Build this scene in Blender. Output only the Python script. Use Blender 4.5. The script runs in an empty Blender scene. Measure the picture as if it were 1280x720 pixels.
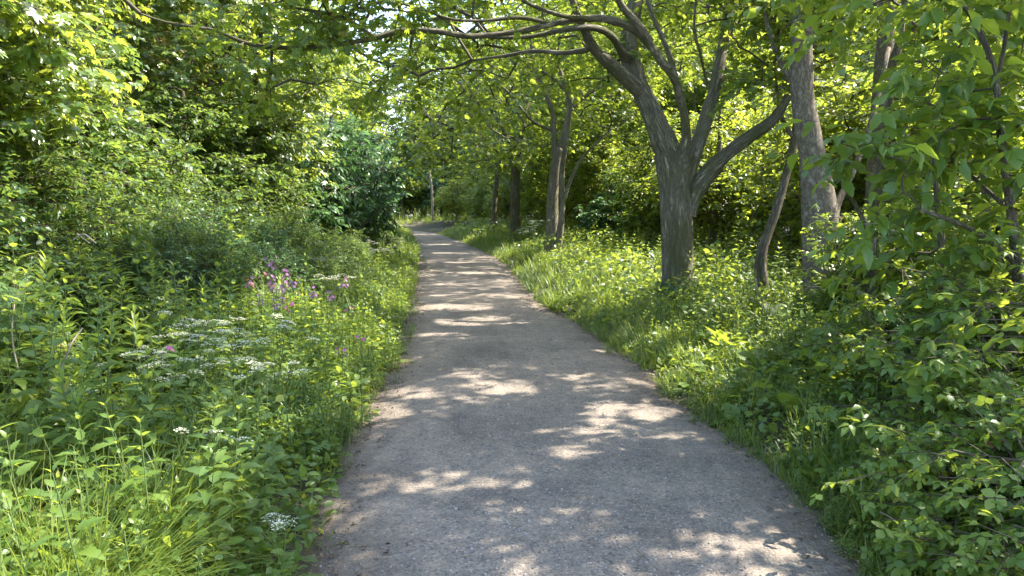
import bpy, math
import numpy as np

rng = np.random.default_rng(11)
C = bpy.context.scene.collection
PI = math.pi
# ------------------------------------------------------------------ camera model
F, PITCH, CAMH = 930.0, math.atan(105 / 930.0), 1.6
_cp, _sp = math.cos(PITCH), math.sin(PITCH)


def at(u, v, D):
    """world point on the sight line of photo pixel (u, v), D metres ahead"""
    dx, up = (u - 640) / F, (360 - v) / F
    y, z = _cp + up * _sp, -_sp + up * _cp
    s = D / y
    return np.array([dx * s, D, CAMH + z * s])


def gpix(u, v):
    dx, up = (u - 640) / F, (360 - v) / F
    y, z = _cp + up * _sp, -_sp + up * _cp
    s = -CAMH / z
    return np.array([dx * s, y * s])


SUN_AZ, SUN_EL = math.radians(20), math.radians(51)   # azimuth from +X towards +Y
SUN = np.array([math.cos(SUN_EL) * math.cos(SUN_AZ), math.cos(SUN_EL) * math.sin(SUN_AZ), math.sin(SUN_EL)])

# ------------------------------------------------------------------ path outline
_L = [gpix(*p) for p in [(400, 712), (419, 658), (430, 611), (438, 557), (464, 510), (490, 467), (502, 418), (514, 381), (524, 328), (522, 305), (512, 292)]]
_R = [gpix(*p) for p in [(1052, 700), (1032, 673), (1000, 623), (953, 584), (908, 550), (858, 512), (817, 475), (763, 435), (736, 415), (702, 395), (669, 375), (632, 331), (612, 318), (580, 303), (545, 292)]]
_ly = np.array([-8, 0] + [p[1] for p in _L] + [43.5, 46, 49]); _lx = np.array([-.72, -.74] + [p[0] for p in _L] + [-9, -18, -34])
_R[0][0] += .07; _R[1][0] += .05
_ry = np.array([-8, 0] + [p[1] for p in _R] + [44, 46.5, 49, 52]); _rx = np.array([1.55, 1.5] + [p[0] for p in _R] + [-5.6, -8.8, -15, -32])


def xl(y):
    return np.interp(y, _ly, _lx)


def xr(y):
    return np.interp(y, _ry, _rx)


def sm(t):
    t = np.clip(t, 0, 1)
    return t * t * (3 - 2 * t)


def vnoise(x, y, seed=0):
    x = np.asarray(x, float); y = np.asarray(y, float)
    xi, yi = np.floor(x).astype(np.int64), np.floor(y).astype(np.int64)
    fx, fy = sm(x - xi), sm(y - yi)

    def hsh(a, b):
        n = (a * 374761393 + b * 668265263 + seed * 1442695041) & 0x7fffffff
        n = ((n ^ (n >> 13)) * 1274126177) & 0x7fffffff
        return ((n ^ (n >> 16)) & 0xffff) / 65535.0
    a, b, c, d = hsh(xi, yi), hsh(xi + 1, yi), hsh(xi, yi + 1), hsh(xi + 1, yi + 1)
    return (a * (1 - fx) + b * fx) * (1 - fy) + (c * (1 - fx) + d * fx) * fy


def hgt(x, y):
    x = np.asarray(x, float); y = np.asarray(y, float)
    dl, dr = xl(y) - x, x - xr(y)
    h = np.where(dl > 0, .08 * sm(dl / .5) + .5 * sm((dl - .5) / 5), 0)
    h = np.where(dr > 0, .10 * sm(dr / .5) + .16 * sm((dr - .3) / 2) + .25 * sm((dr - 3) / 8), h)
    n = (vnoise(x * 1.7, y * 1.7, 3) - .5) * .10 + (vnoise(x * .3, y * .3, 5) - .5) * .25
    h = np.where(y > 46, np.maximum(h, .55 * sm((y - 47 - .25 * np.maximum(-x - 8, 0)) / 6)), h)
    return h + n * sm(np.maximum(dl, dr) / .8) - np.where((dl < 0) & (dr < 0), .03, 0)


def ghz(x, y):
    return float(hgt(x, y))


# ------------------------------------------------------------------ where the canopy has gaps
_patch = [(575, 477, 30, 6), (625, 492, 36, 8), (510, 498, 38, 7), (718, 481, 28, 6), (800, 485, 18, 3),
          (745, 520, 48, 10), (815, 522, 32, 8), (755, 538, 34, 6), (700, 548, 62, 6), (712, 574, 40, 14), (860, 562, 14, 8), (825, 552, 28, 5),
          (545, 604, 42, 8), (545, 621, 56, 8), (455, 612, 28, 11), (612, 614, 38, 6), (440, 705, 26, 7), (685, 665, 12, 3), (655, 714, 30, 5),
          (850, 700, 34, 14), (875, 680, 30, 9), (845, 665, 20, 6), (945, 650, 28, 8), (895, 602, 26, 4), (985, 700, 44, 10), (965, 685, 16, 5), (890, 587, 18, 4), (925, 665, 12, 3), (870, 645, 10, 4),
          (560, 388, 62, 4), (600, 406, 66, 6), (530, 422, 28, 4), (655, 408, 34, 5), (575, 425, 28, 3), (505, 437, 10, 3), (680, 383, 26, 4), (690, 432, 22, 3),
          (545, 372, 34, 3), (615, 372, 44, 3), (570, 358, 46, 3), (590, 344, 52, 3), (575, 330, 40, 2), (560, 318, 34, 2), (548, 307, 24, 2), (535, 294, 40, 4),
          (768, 392, 50, 14), (812, 408, 36, 10), (925, 470, 52, 18), (700, 352, 40, 10), (880, 452, 30, 8), (1010, 560, 22, 10), (870, 500, 18, 8)]
_P = []
for (u, v, hw, hh) in _patch:
    c = gpix(u, v)
    y1, y0 = gpix(u, v - hh)[1], gpix(u, v + hh)[1]
    k_ = 1 if c[1] < 12 else .42
    _P.append((c[0], (y0 + y1) / 2, max(hw / F * c[1], .07) * (.6 + .4 * k_), max((y1 - y0) / 2, .07) * k_))
_P += [(-2.05, 2.35, .85, .62), (-1.9, 3.25, .16, .14), (-2.75, 3.6, .2, .2), (-3.2, 4.6, .5, .35), (-1.9, 4.3, .35, .3), (-2.4, 5.3, .5, .3), (-1.45, 5.5, .25, .5),
       (-2.3, 6.6, .4, .5), (-3.6, 7, .7, .5), (-1.9, 8.2, .5, .9), (-3, 9.5, .7, .7), (-2.1, 11, .5, .9), (-4.6, 9, .8, .6), (-5.5, 7, .8, .6), (-3.0, 39.5, 1.5, 3), (-7, 48, 5, 3.5), (1.9, 3.6, .3, .2), (2.3, 4.3, .3, .25), (1.75, 4.5, .2, .2), (2.6, 3.4, .35, .25), (2.1, 5.2, .3, .3), (1.5, 5.8, .25, .3), (2.9, 4.6, .4, .3), (1.6, 2.5, .25, .15), (3.2, 5.6, .4, .3)]


for z_ in np.arange(.5, 3.4, .35):
    t_ = np.array([1.05 + .12, 19.35, z_]); g_ = t_ - SUN * (t_[2] / SUN[2]); _P.append((g_[0], g_[1], .22, .16))
for (tx, ty, z_) in [(2.35, 10.2, 3.2), (2.1, 10.2, 2.6), (3.75, 9.0, 1.6), (3.72, 9, 2.6), (3.6, 9, 3.6), (1.5, 9.2, 3.9), (.8, 8.8, 3.85), (-.3, 8.3, 3.55)]:
    t_ = np.array([tx, ty, z_]); g_ = t_ - SUN * (t_[2] / SUN[2]); _P.append((g_[0], g_[1], .25, .2))


def lit(gx, gy, only_path=False):
    """True where the sun reaches the ground plane at (gx, gy)"""
    wx = gx + (vnoise(gx * 4, gy * 4, 21) - .5) * .3 + (vnoise(gx * 11, gy * 11, 23) - .5) * .16
    wy = gy + (vnoise(gx * 4, gy * 4, 22) - .5) * .24 + (vnoise(gx * 11, gy * 11, 24) - .5) * .12
    m = np.zeros(len(gx), bool)
    for (cx, cy, a, b) in _P:
        m |= ((wx - cx) / a) ** 2 + ((wy - cy) / b) ** 2 < .86
    if only_path:
        return m & (gx > xl(gy)) & (gx < xr(gy) + 1.6)
    ca, sa = math.cos(SUN_AZ), math.sin(SUN_AZ)
    p, q = gx * ca + gy * sa, -gx * sa + gy * ca
    n = .6 * vnoise(p * .8, q * 1.1, 31) + .4 * vnoise(p * 2.1, q * 2.6, 32)
    dl, dr = xl(gy) - gx, gx - xr(gy)
    thr = np.where(dl > 0, .57, np.where(dr > 0, .40, .80))
    thr = np.where((dl > 0) & (gy < 6), .70, thr)
    thr = np.where((gy > 12) & (dl <= 0) & (dr <= 0), .9, thr)
    thr = np.where((gy > 9) & (dr > .3), .44, thr)
    thr = np.where((dr > 1.0), .31, thr)
    thr = np.where((dl > 2) & (gy < 15), .62, thr)
    thr = np.where((gy > 12), np.maximum(thr, .55), thr)
    thr = np.where((gy > 24), np.maximum(thr, .62), thr)
    thr = np.where(gy > 40, .35, thr)
    thr = np.where(gx < -5, .37, thr)
    return m | (n > thr)


# ------------------------------------------------------------------ mesh building
class Geo:
    def __init__(s):
        s.V, s.Fc, s.T, s.n = [], [], [], 0

    def add(s, V, Fc, T=None):
        V = np.asarray(V, np.float32).reshape(-1, 3)
        if len(V) == 0:
            return
        s.V.append(V); s.Fc.append(np.asarray(Fc, np.int64).reshape(-1, 3) + s.n)
        s.T.append(np.full(len(V), .5, np.float32) if T is None else np.broadcast_to(np.asarray(T, np.float32), (len(V),)))
        s.n += len(V)

    def mesh(s, name, mats, smooth=False):
        me = bpy.data.meshes.new(name)
        V, Fc, T = np.concatenate(s.V), np.concatenate(s.Fc), np.concatenate(s.T)
        me.vertices.add(len(V)); me.vertices.foreach_set('co', V.ravel())
        me.loops.add(len(Fc) * 3); me.loops.foreach_set('vertex_index', Fc.ravel().astype(np.int32))
        me.polygons.add(len(Fc)); me.polygons.foreach_set('loop_start', np.arange(0, len(Fc) * 3, 3, dtype=np.int32))
        if smooth:
            me.polygons.foreach_set('use_smooth', np.ones(len(Fc), bool))
        a = me.attributes.new('tint', 'FLOAT', 'POINT'); a.data.foreach_set('value', T.astype(np.float32))
        for m in (mats if isinstance(mats, (list, tuple)) else [mats]):
            me.materials.append(m)
        me.update(calc_edges=True)
        return me

    def obj(s, name, mat, parent=None, smooth=False):
        if not s.V:
            return None
        o = bpy.data.objects.new(name, s.mesh(name, mat, smooth)); C.objects.link(o)
        if parent is not None:
            o.parent = parent
        return o


def nrm(a):
    return a / np.maximum(np.linalg.norm(a, axis=-1, keepdims=True), 1e-9)


def scatter(g, tpl, pos, t, n, size, tint, wid=None, thick=None):
    """copies of template tpl (axis +Y, normal +Z) at pos, axis t, normal near n"""
    V, Fc = tpl
    N = len(pos)
    if N == 0:
        return
    t = nrm(t); b = nrm(np.cross(t, n)); n2 = np.cross(b, t)
    size = np.broadcast_to(np.asarray(size, float), (N,))
    w = size if wid is None else np.broadcast_to(np.asarray(wid, float), (N,))
    P = (V[None, :, 0, None] * (b * w[:, None])[:, None, :] + V[None, :, 1, None] * (t * size[:, None])[:, None, :]
         + V[None, :, 2, None] * (n2 * (size if thick is None else thick)[:, None])[:, None, :]) + pos[:, None, :]
    FF = Fc[None] + (np.arange(N) * len(V))[:, None, None]
    g.add(P.reshape(-1, 3), FF.reshape(-1, 3), np.repeat(np.broadcast_to(np.asarray(tint, float), (N,)), len(V)))


def tube(g, pts, rad, sides=5, tint=.5, cap=False):
    pts = np.asarray(pts, float); k = len(pts)
    rad = np.broadcast_to(np.asarray(rad, float), (k,))
    d = nrm(np.gradient(pts, axis=0))
    ref = np.array([0, 0, 1.]) if abs(d[0, 2]) < .8 else np.array([1., 0, 0])
    a = nrm(np.cross(d, ref)); b = np.cross(d, a)
    ang = np.arange(sides) / sides * 2 * PI
    V = pts[:, None] + rad[:, None, None] * (np.cos(ang)[None, :, None] * a[:, None] + np.sin(ang)[None, :, None] * b[:, None])
    i = np.arange(k - 1)[:, None] * sides; j = np.arange(sides)[None]; j2 = (j + 1) % sides
    A, B, Cc, D = i + j, i + j2, i + sides + j2, i + sides + j
    Fc = np.concatenate([np.stack([A, B, Cc], -1).reshape(-1, 3), np.stack([A, Cc, D], -1).reshape(-1, 3)])
    V = V.reshape(-1, 3)
    if cap:
        V = np.vstack([V, pts[-1:]]); m = (k - 1) * sides
        Fc = np.vstack([Fc, [[m + q, m + (q + 1) % sides, len(V) - 1] for q in range(sides)]])
    g.add(V, Fc, tint)


def wood(name, L, r, sides, mat, parent):
    """one limb as a tube whose bark runs along it"""
    g = Geo(); k = len(L); r = np.asarray(r, float)
    tube(g, L, r, sides, .5, True); o = g.obj(name, mat, parent, True)
    ln = np.concatenate([[0], np.cumsum(np.linalg.norm(np.diff(L, axis=0), axis=1))]); a = np.arange(sides) / sides * 2 * PI; R0 = float(r[: max(2, k * 2 // 3)].mean()); off = rng.uniform(0, 9, 3)
    co = np.stack([np.tile(np.cos(a) * R0, k), np.tile(np.sin(a) * R0, k), np.repeat(ln, sides)], -1)
    co = np.vstack([co, [[0, 0, ln[-1] + .01]]]) + off
    at_ = o.data.attributes.new('bark', 'FLOAT_VECTOR', 'POINT'); at_.data.foreach_set('vector', co.astype(np.float32).ravel())
    return o


def smooth_line(pts, n):
    """Catmull-Rom through pts, n samples"""
    P = np.asarray(pts, float); P = np.vstack([2 * P[0] - P[1], P, 2 * P[-1] - P[-2]])
    u = np.linspace(0, len(P) - 3 - 1e-6, n); i = u.astype(int); f = (u - i)[:, None]
    a, b, c, d = P[i], P[i + 1], P[i + 2], P[i + 3]
    return .5 * (2 * b + (c - a) * f + (2 * a - 5 * b + 4 * c - d) * f ** 2 + (3 * b - a - 3 * c + d) * f ** 3)


# leaf templates: length 1 along +Y
def ovate(nseg=4, w=.28, serr=0., fold=.25, droop=.18, peak=.42):
    t = np.linspace(0, 1, nseg + 1)
    prof = np.where(t < peak, np.sin(t / peak * PI / 2) ** .8, np.cos((t - peak) / (1 - peak) * PI / 2) ** .9) * w
    V = [(0, 0, 0)]; mid = [0]; le = [0]; ri = [0]
    for q in range(1, nseg):
        z = -droop * t[q] ** 2; s = prof[q] * (1 + (serr if q % 2 else -serr))
        V += [(0, t[q], z), (-s, t[q], z + fold * s), (s, t[q], z + fold * s)]
        mid.append(len(V) - 3); le.append(len(V) - 2); ri.append(len(V) - 1)
    V.append((0, 1, -droop)); tip = len(V) - 1
    mid.append(tip); le.append(tip); ri.append(tip)
    Fc = []
    for q in range(nseg):
        if q == 0:
            Fc += [(0, mid[1], le[1]), (0, ri[1], mid[1])]
        elif q == nseg - 1:
            Fc += [(mid[q], tip, le[q]), (mid[q], ri[q], tip)]
        else:
            Fc += [(mid[q], mid[q + 1], le[q + 1]), (mid[q], le[q + 1], le[q]), (mid[q], ri[q], ri[q + 1]), (mid[q], ri[q + 1], mid[q + 1])]
    return np.array(V, float), np.array(Fc)


def lobed(depth=.45):
    ang = np.array([-168, -140, -105, -78, -58, -38, -20, 0, 20, 38, 58, 78, 105, 140, 168]) * PI / 180
    r = np.array([.25, .52, .62, .42, .74, .9, .55, 1.0, .55, .9, .74, .42, .62, .52, .25])
    r = r * (1 - depth * 0) * .62
    V = [(0, .38, -.02)] + [(math.sin(a) * q, .38 + math.cos(a) * q, .05 * (1 - 2 * (q > .5)) - .1 * (q * math.cos(a)) ** 2) for a, q in zip(ang, r)]
    Fc = [(0, i + 1, i + 2)[::-1] for i in range(1 - 1, len(ang) - 1)]
    V.append((0, .02, .05)); Fc += [(0, 1, len(V) - 1), (0, len(V) - 1, len(ang))]
    return np.array(V, float), np.array(Fc)


def compound(leaflet, pairs=3, L=.45, terminal=True, spread=55, taper=.15, stalk=.25):
    g = Geo(); ps, ts, ss = [], [], []
    for q in range(pairs):
        y = stalk + (1 - stalk - L * .6) * (q / max(pairs, 1))
        for sgn in (-1, 1):
            a = math.radians(spread); ps.append((0, y, -.1 * y * y)); ts.append((sgn * math.sin(a), math.cos(a), -.15)); ss.append(L * (1 - taper * q))
    if terminal:
        ps.append((0, 1 - L, -.1)); ts.append((0, 1, -.25)); ss.append(L)
    ps, ts = np.array(ps, float), np.array(ts, float)
    scatter(g, leaflet, ps, ts, np.tile([0, 0, 1.], (len(ps), 1)), np.array(ss), .5)
    w = .012
    g.add([(-w, 0, 0), (w, 0, 0), (w, 1 - L, -.1), (-w, 1 - L, -.1)], [(0, 1, 2), (0, 2, 3)])
    return np.concatenate(g.V).astype(float), np.concatenate(g.Fc)


LEAF_FINE = ovate(8, .30, .10)
LEAF_OV = ovate(4, .30)
LEAF_SM = ovate(3, .32)
LEAF_LANCE = ovate(4, .13, peak=.35, droop=.3)
LEAF_BROAD = ovate(6, .40, .06, peak=.4, droop=.3)
LEAF_LOBED = lobed()
LEAF_TRI = compound(ovate(6, .34, .10), 1, .55, True, 75, 0, .42)
LEAF_PINN = compound(ovate(3, .22), 4, .36, True, 52)
LEAF_FERN = compound(compound(ovate(3, .30), 3, .34, True, 50), 4, .42, True, 55, .18, .2)
LEAF_FINE = [LEAF_FINE, ovate(8, .25, .1, .5, .45), ovate(8, .33, .08, .12, .05)]
LEAF_TRI = [LEAF_TRI, compound(ovate(6, .30, .12, .5, .4), 1, .5, True, 65, 0, .42), compound(ovate(6, .36, .1, .1, .1), 1, .48, True, 80, 0, .42)]
LEAF_LOBED2 = [LEAF_LOBED, (LEAF_LOBED[0] * np.array([.8, 1, 1]) + np.array([0, 0, -.35]) * (LEAF_LOBED[0][:, :1] ** 2 + .6 * LEAF_LOBED[0][:, 1:2] ** 2), LEAF_LOBED[1])]
LEAF_TINY = (np.array([(0, 0, 0), (-.3, .45, .08), (0, 1, -.1), (.3, .45, .08)], float), np.array([(0, 2, 1), (0, 3, 2)]))
STICK = (np.array([(-1, 0, 0), (.5, 0, .87), (.5, 0, -.87), (-.5, 1, 0), (.25, 1, .43), (.25, 1, -.43)], float),
         np.array([(0, 1, 4), (0, 4, 3), (1, 2, 5), (1, 5, 4), (2, 0, 3), (2, 3, 5)]))


def blade(bend, seg=5):
    t = np.linspace(0, 1, seg + 1); a = bend * t
    y = np.concatenate([[0], np.cumsum(np.sin(np.pi / 2 - a[1:]) / seg)]); z = np.concatenate([[0], np.cumsum(np.cos(np.pi / 2 - a[1:]) / seg)])
    w = np.minimum(1, (1 - t) * 2.2) * (.6 + .4 * np.minimum(1, t * 4))
    V = []
    for q in range(seg):
        V += [(-w[q], y[q], -z[q]), (w[q], y[q], -z[q])]
    V.append((0, y[-1], -z[-1])); Fc = []
    for q in range(seg - 1):
        a0 = 2 * q; Fc += [(a0, a0 + 1, a0 + 3), (a0, a0 + 3, a0 + 2)]
    Fc.append((2 * seg - 2, 2 * seg - 1, 2 * seg))
    return np.array(V, float), np.array(Fc)


BLADES = [blade(b) for b in (.2, .5, .9, 1.4, 1.9)]


# ------------------------------------------------------------------ materials
def new_mat(name):
    m = bpy.data.materials.new(name); m.use_nodes = True
    nt = m.node_tree; nt.nodes.clear()
    return m, nt, nt.nodes, nt.links


def N(nt, typ, **kw):
    n = nt.nodes.new(typ)
    for k, v in kw.items():
        setattr(n, k, v)
    return n


def ramp(nt, stops):
    r = N(nt, 'ShaderNodeValToRGB'); e = r.color_ramp.elements
    while len(e) < len(stops):
        e.new(.5)
    for q, (p, c) in enumerate(stops):
        e[q].position = p; e[q].color = (*c, 1)
    return r


def leaf_mat(name, dark, mid, light, trans, tm=.45, rough=.42, spec=.45):
    if name != 'dark_shrub_leaf':
        wf = 1.04 if name == 'bank_leaf' else 1.16
        dark, mid, light = [(c[0] * wf, c[1], c[2]) for c in (dark, mid, light)]; trans = (trans[0] * wf, trans[1], trans[2])
    m, nt, nd, lk = new_mat(name)
    at_ = N(nt, 'ShaderNodeAttribute', attribute_name='tint')
    oi = N(nt, 'ShaderNodeObjectInfo')
    mx = N(nt, 'ShaderNodeMath', operation='MULTIPLY_ADD'); mx.inputs[1].default_value = .3; mx.inputs[2].default_value = -.15
    lk.new(oi.outputs['Random'], mx.inputs[0])
    ad = N(nt, 'ShaderNodeMath', operation='ADD'); lk.new(at_.outputs['Fac'], ad.inputs[0]); lk.new(mx.outputs[0], ad.inputs[1])
    r = ramp(nt, [(0, dark), (.5, mid), (.97, light), (1, tuple(a * .6 + b for a, b in zip(light, (.13, .07, .0))))]); lk.new(ad.outputs[0], r.inputs[0])
    tr = ramp(nt, [(0, tuple(c * .7 for c in trans)), (1, trans)]); lk.new(ad.outputs[0], tr.inputs[0])
    p = N(nt, 'ShaderNodeBsdfPrincipled'); p.inputs['Roughness'].default_value = rough; p.inputs['Specular IOR Level'].default_value = spec
    lk.new(r.outputs[0], p.inputs['Base Color'])
    t = N(nt, 'ShaderNodeBsdfTranslucent'); lk.new(tr.outputs[0], t.inputs['Color'])
    s = N(nt, 'ShaderNodeMixShader'); s.inputs[0].default_value = tm
    lk.new(p.outputs[0], s.inputs[1]); lk.new(t.outputs[0], s.inputs[2])
    o = N(nt, 'ShaderNodeOutputMaterial'); lk.new(s.outputs[0], o.inputs[0])
    return m


def bark_mat(name, dark, light, moss=None, scale=7.5, stretch=.17, bump=1.0, spots=None):
    m, nt, nd, lk = new_mat(name)
    tc = N(nt, 'ShaderNodeAttribute', attribute_name='bark'); mp = N(nt, 'ShaderNodeMapping'); mp.inputs['Scale'].default_value = (1, 1, stretch)
    lk.new(tc.outputs['Vector'], mp.inputs[0])
    n1 = N(nt, 'ShaderNodeTexNoise'); n1.inputs['Scale'].default_value = scale * 2.2; n1.inputs['Detail'].default_value = 6; n1.inputs['Roughness'].default_value = .65; n1.inputs['Distortion'].default_value = .6
    vo = N(nt, 'ShaderNodeTexVoronoi', feature='DISTANCE_TO_EDGE'); vo.inputs['Scale'].default_value = scale * 2.9
    wn = N(nt, 'ShaderNodeMix', data_type='VECTOR'); wn.inputs[0].default_value = .2
    lk.new(mp.outputs[0], n1.inputs[0]); lk.new(mp.outputs[0], wn.inputs[4]); lk.new(n1.outputs['Color'], wn.inputs[5]); lk.new(wn.outputs[1], vo.inputs[0])
    mul = N(nt, 'ShaderNodeMath', operation='MULTIPLY_ADD'); mul.use_clamp = True; mul.inputs[1].default_value = 2.3
    lk.new(vo.outputs['Distance'], mul.inputs[0])
    sc = N(nt, 'ShaderNodeMath', operation='MULTIPLY_ADD'); sc.inputs[1].default_value = .8; sc.inputs[2].default_value = -.3
    lk.new(n1.outputs[0], sc.inputs[0]); lk.new(sc.outputs[0], mul.inputs[2])
    r = ramp(nt, [(0, dark), (.85, light)]); lk.new(mul.outputs[0], r.inputs[0])
    col = r.outputs[0]
    if moss:
        n2 = N(nt, 'ShaderNodeTexNoise'); n2.inputs['Scale'].default_value = 2.3; n2.inputs['Detail'].default_value = 5; lk.new(tc.outputs['Vector'], n2.inputs[0])
        rr = ramp(nt, [(.42, (0, 0, 0)), (.66, (.7,) * 3)]); lk.new(n2.outputs[0], rr.inputs[0])
        mm = N(nt, 'ShaderNodeMix', data_type='RGBA'); mm.inputs[7].default_value = (*moss, 1)
        lk.new(rr.outputs[0], mm.inputs[0]); lk.new(col, mm.inputs[6]); col = mm.outputs[2]
    if spots:
        n3 = N(nt, 'ShaderNodeTexNoise'); n3.inputs['Scale'].default_value = 14; n3.inputs['Detail'].default_value = 3; lk.new(tc.outputs['Vector'], n3.inputs[0])
        rr = ramp(nt, [(.58, (0, 0, 0)), (.72, (.6,) * 3)]); lk.new(n3.outputs[0], rr.inputs[0])
        mm = N(nt, 'ShaderNodeMix', data_type='RGBA'); mm.inputs[7].default_value = (*spots, 1)
        lk.new(rr.outputs[0], mm.inputs[0]); lk.new(col, mm.inputs[6]); col = mm.outputs[2]
    p = N(nt, 'ShaderNodeBsdfPrincipled'); p.inputs['Roughness'].default_value = .9; p.inputs['Specular IOR Level'].default_value = .15
    lk.new(col, p.inputs['Base Color'])
    b = N(nt, 'ShaderNodeBump'); b.inputs['Strength'].default_value = bump; b.inputs['Distance'].default_value = .05
    lk.new(mul.outputs[0], b.inputs['Height']); lk.new(b.outputs[0], p.inputs['Normal'])
    o = N(nt, 'ShaderNodeOutputMaterial'); lk.new(p.outputs[0], o.inputs[0])
    return m


def plain_mat(name, c1, c2, rough=.7, trans=None):
    m, nt, nd, lk = new_mat(name)
    at_ = N(nt, 'ShaderNodeAttribute', attribute_name='tint')
    r = ramp(nt, [(0, c1), (1, c2)]); lk.new(at_.outputs['Fac'], r.inputs[0])
    p = N(nt, 'ShaderNodeBsdfPrincipled'); p.inputs['Roughness'].default_value = rough; p.inputs['Specular IOR Level'].default_value = .2
    lk.new(r.outputs[0], p.inputs['Base Color'])
    o = N(nt, 'ShaderNodeOutputMaterial'); last = p.outputs[0]
    if trans:
        t = N(nt, 'ShaderNodeBsdfTranslucent'); t.inputs[0].default_value = (*trans, 1)
        s = N(nt, 'ShaderNodeMixShader'); s.inputs[0].default_value = .35; lk.new(last, s.inputs[1]); lk.new(t.outputs[0], s.inputs[2]); last = s.outputs[0]
    lk.new(last, o.inputs[0])
    return m


M_CANOPY = leaf_mat('canopy_leaf', (.04, .08, .012), (.07, .14, .02), (.12, .19, .025), (.35, .50, .045), .48)
M_MAPLE = leaf_mat('maple_leaf', (.035, .08, .015), (.06, .13, .022), (.12, .20, .03), (.46, .62, .07), .47, .3, .65)
M_BACK = leaf_mat('woodland_leaf', (.04, .08, .012), (.075, .14, .02), (.13, .20, .03), (.41, .56, .05), .5)
M_DARK = leaf_mat('dark_shrub_leaf', (.03, .07, .028), (.05, .11, .042), (.08, .15, .055), (.16, .32, .08), .4, .38, .5)
M_BUSH = leaf_mat('bank_leaf', (.03, .07, .02), (.055, .115, .03), (.10, .17, .035), (.30, .44, .06), .42)
M_HERB = leaf_mat('herb_leaf', (.035, .08, .018), (.07, .14, .025), (.13, .21, .035), (.38, .54, .06), .44)
M_SHRUB = leaf_mat('right_shrub_leaf', (.045, .10, .02), (.08, .16, .028), (.13, .22, .035), (.38, .55, .05), .47, .36, .5)
M_BRAM = leaf_mat('bramble_leaf', (.05, .11, .02), (.09, .17, .03), (.15, .23, .045), (.40, .56, .06), .45, .42, .4)
M_GRASS = leaf_mat('grass_blade', (.05, .10, .02), (.085, .16, .025), (.17, .22, .05), (.30, .44, .06), .42)
M_OLIVE = leaf_mat('olive_needle', (.09, .11, .03), (.16, .17, .05), (.25, .22, .09), (.36, .36, .10), .42)
M_STEM = plain_mat('green_stem', (.05, .09, .025), (.12, .16, .05))
M_TWIG = plain_mat('twig_bark', (.045, .035, .022), (.13, .105, .07))
M_DEAD = plain_mat('dead_wood', (.11, .085, .06), (.27, .22, .165), .85)
M_LITTER = plain_mat('dry_leaf', (.07, .05, .032), (.24, .17, .105), .85)
M_WHITE = plain_mat('white_petal', (.54, .55, .38), (.78, .77, .62), .6, (.6, .62, .5))
M_PINK = plain_mat('pink_petal', (.42, .06, .26), (.58, .14, .40), .6, (.6, .15, .4))
M_PURPLE = plain_mat('purple_petal', (.27, .12, .24), (.38, .20, .35), .6, (.4, .12, .45))
M_SALMON = plain_mat('salmon_petal', (.50, .18, .17), (.6, .3, .26), .6, (.6, .2, .2))
M_BARK = bark_mat('furrowed_bark', (.12, .105, .078), (.48, .43, .32), (.16, .165, .06))
M_BARK2 = bark_mat('brown_bark', (.09, .075, .054), (.42, .355, .26), (.11, .11, .04))
M_BARK3 = bark_mat('light_brown_bark', (.15, .125, .09), (.52, .45, .33), (.18, .18, .08))
M_PALEBARK = bark_mat('pale_lichen_bark', (.08, .064, .048), (.24, .20, .155), None, 7, .5, .4, (.38, .36, .31))

# ------------------------------------------------------------------ object helpers
def tag(o, label, cat, group=None, kind=None):
    if label: o['label'] = label
    if cat: o['category'] = cat
    if group: o['group'] = group
    if kind: o['kind'] = kind
    return o


def thing(name, label, cat, loc=(0, 0, 0), rz=0, group=None):
    o = bpy.data.objects.new(name, None); C.objects.link(o); o.empty_display_size = .1
    o.location = loc; o.rotation_euler = (0, 0, rz)
    return tag(o, label, cat, group)


def copy_tree(o, kids, parent=None):
    c = o.copy(); C.objects.link(c)
    if parent is not None:
        c.parent = parent
    for ch in kids.get(o.name, []):
        copy_tree(ch, kids, c)
    return c


class Proto:
    """a plant built once; .put() places it, the first time itself, then copies of it and of its parts"""
    def __init__(s, root):
        s.root, s.used, s.kids = root, False, {}
        st = [root]
        while st:
            o = st.pop(); s.kids[o.name] = list(o.children); st += s.kids[o.name]

    def put(s, loc, rz, sc, label, group, cat=None, tilt=(0, 0)):
        o = copy_tree(s.root, s.kids) if s.used else s.root
        s.used = True
        o.location = loc; o.rotation_euler = (tilt[0], tilt[1], rz)
        o.scale = sc if isinstance(sc, (tuple, list)) else (sc,) * 3
        return tag(o, label, cat, group)


def rdir(n, up=0.):
    v = rng.normal(size=(n, 3)); v[:, 2] += up
    return nrm(v)


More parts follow.
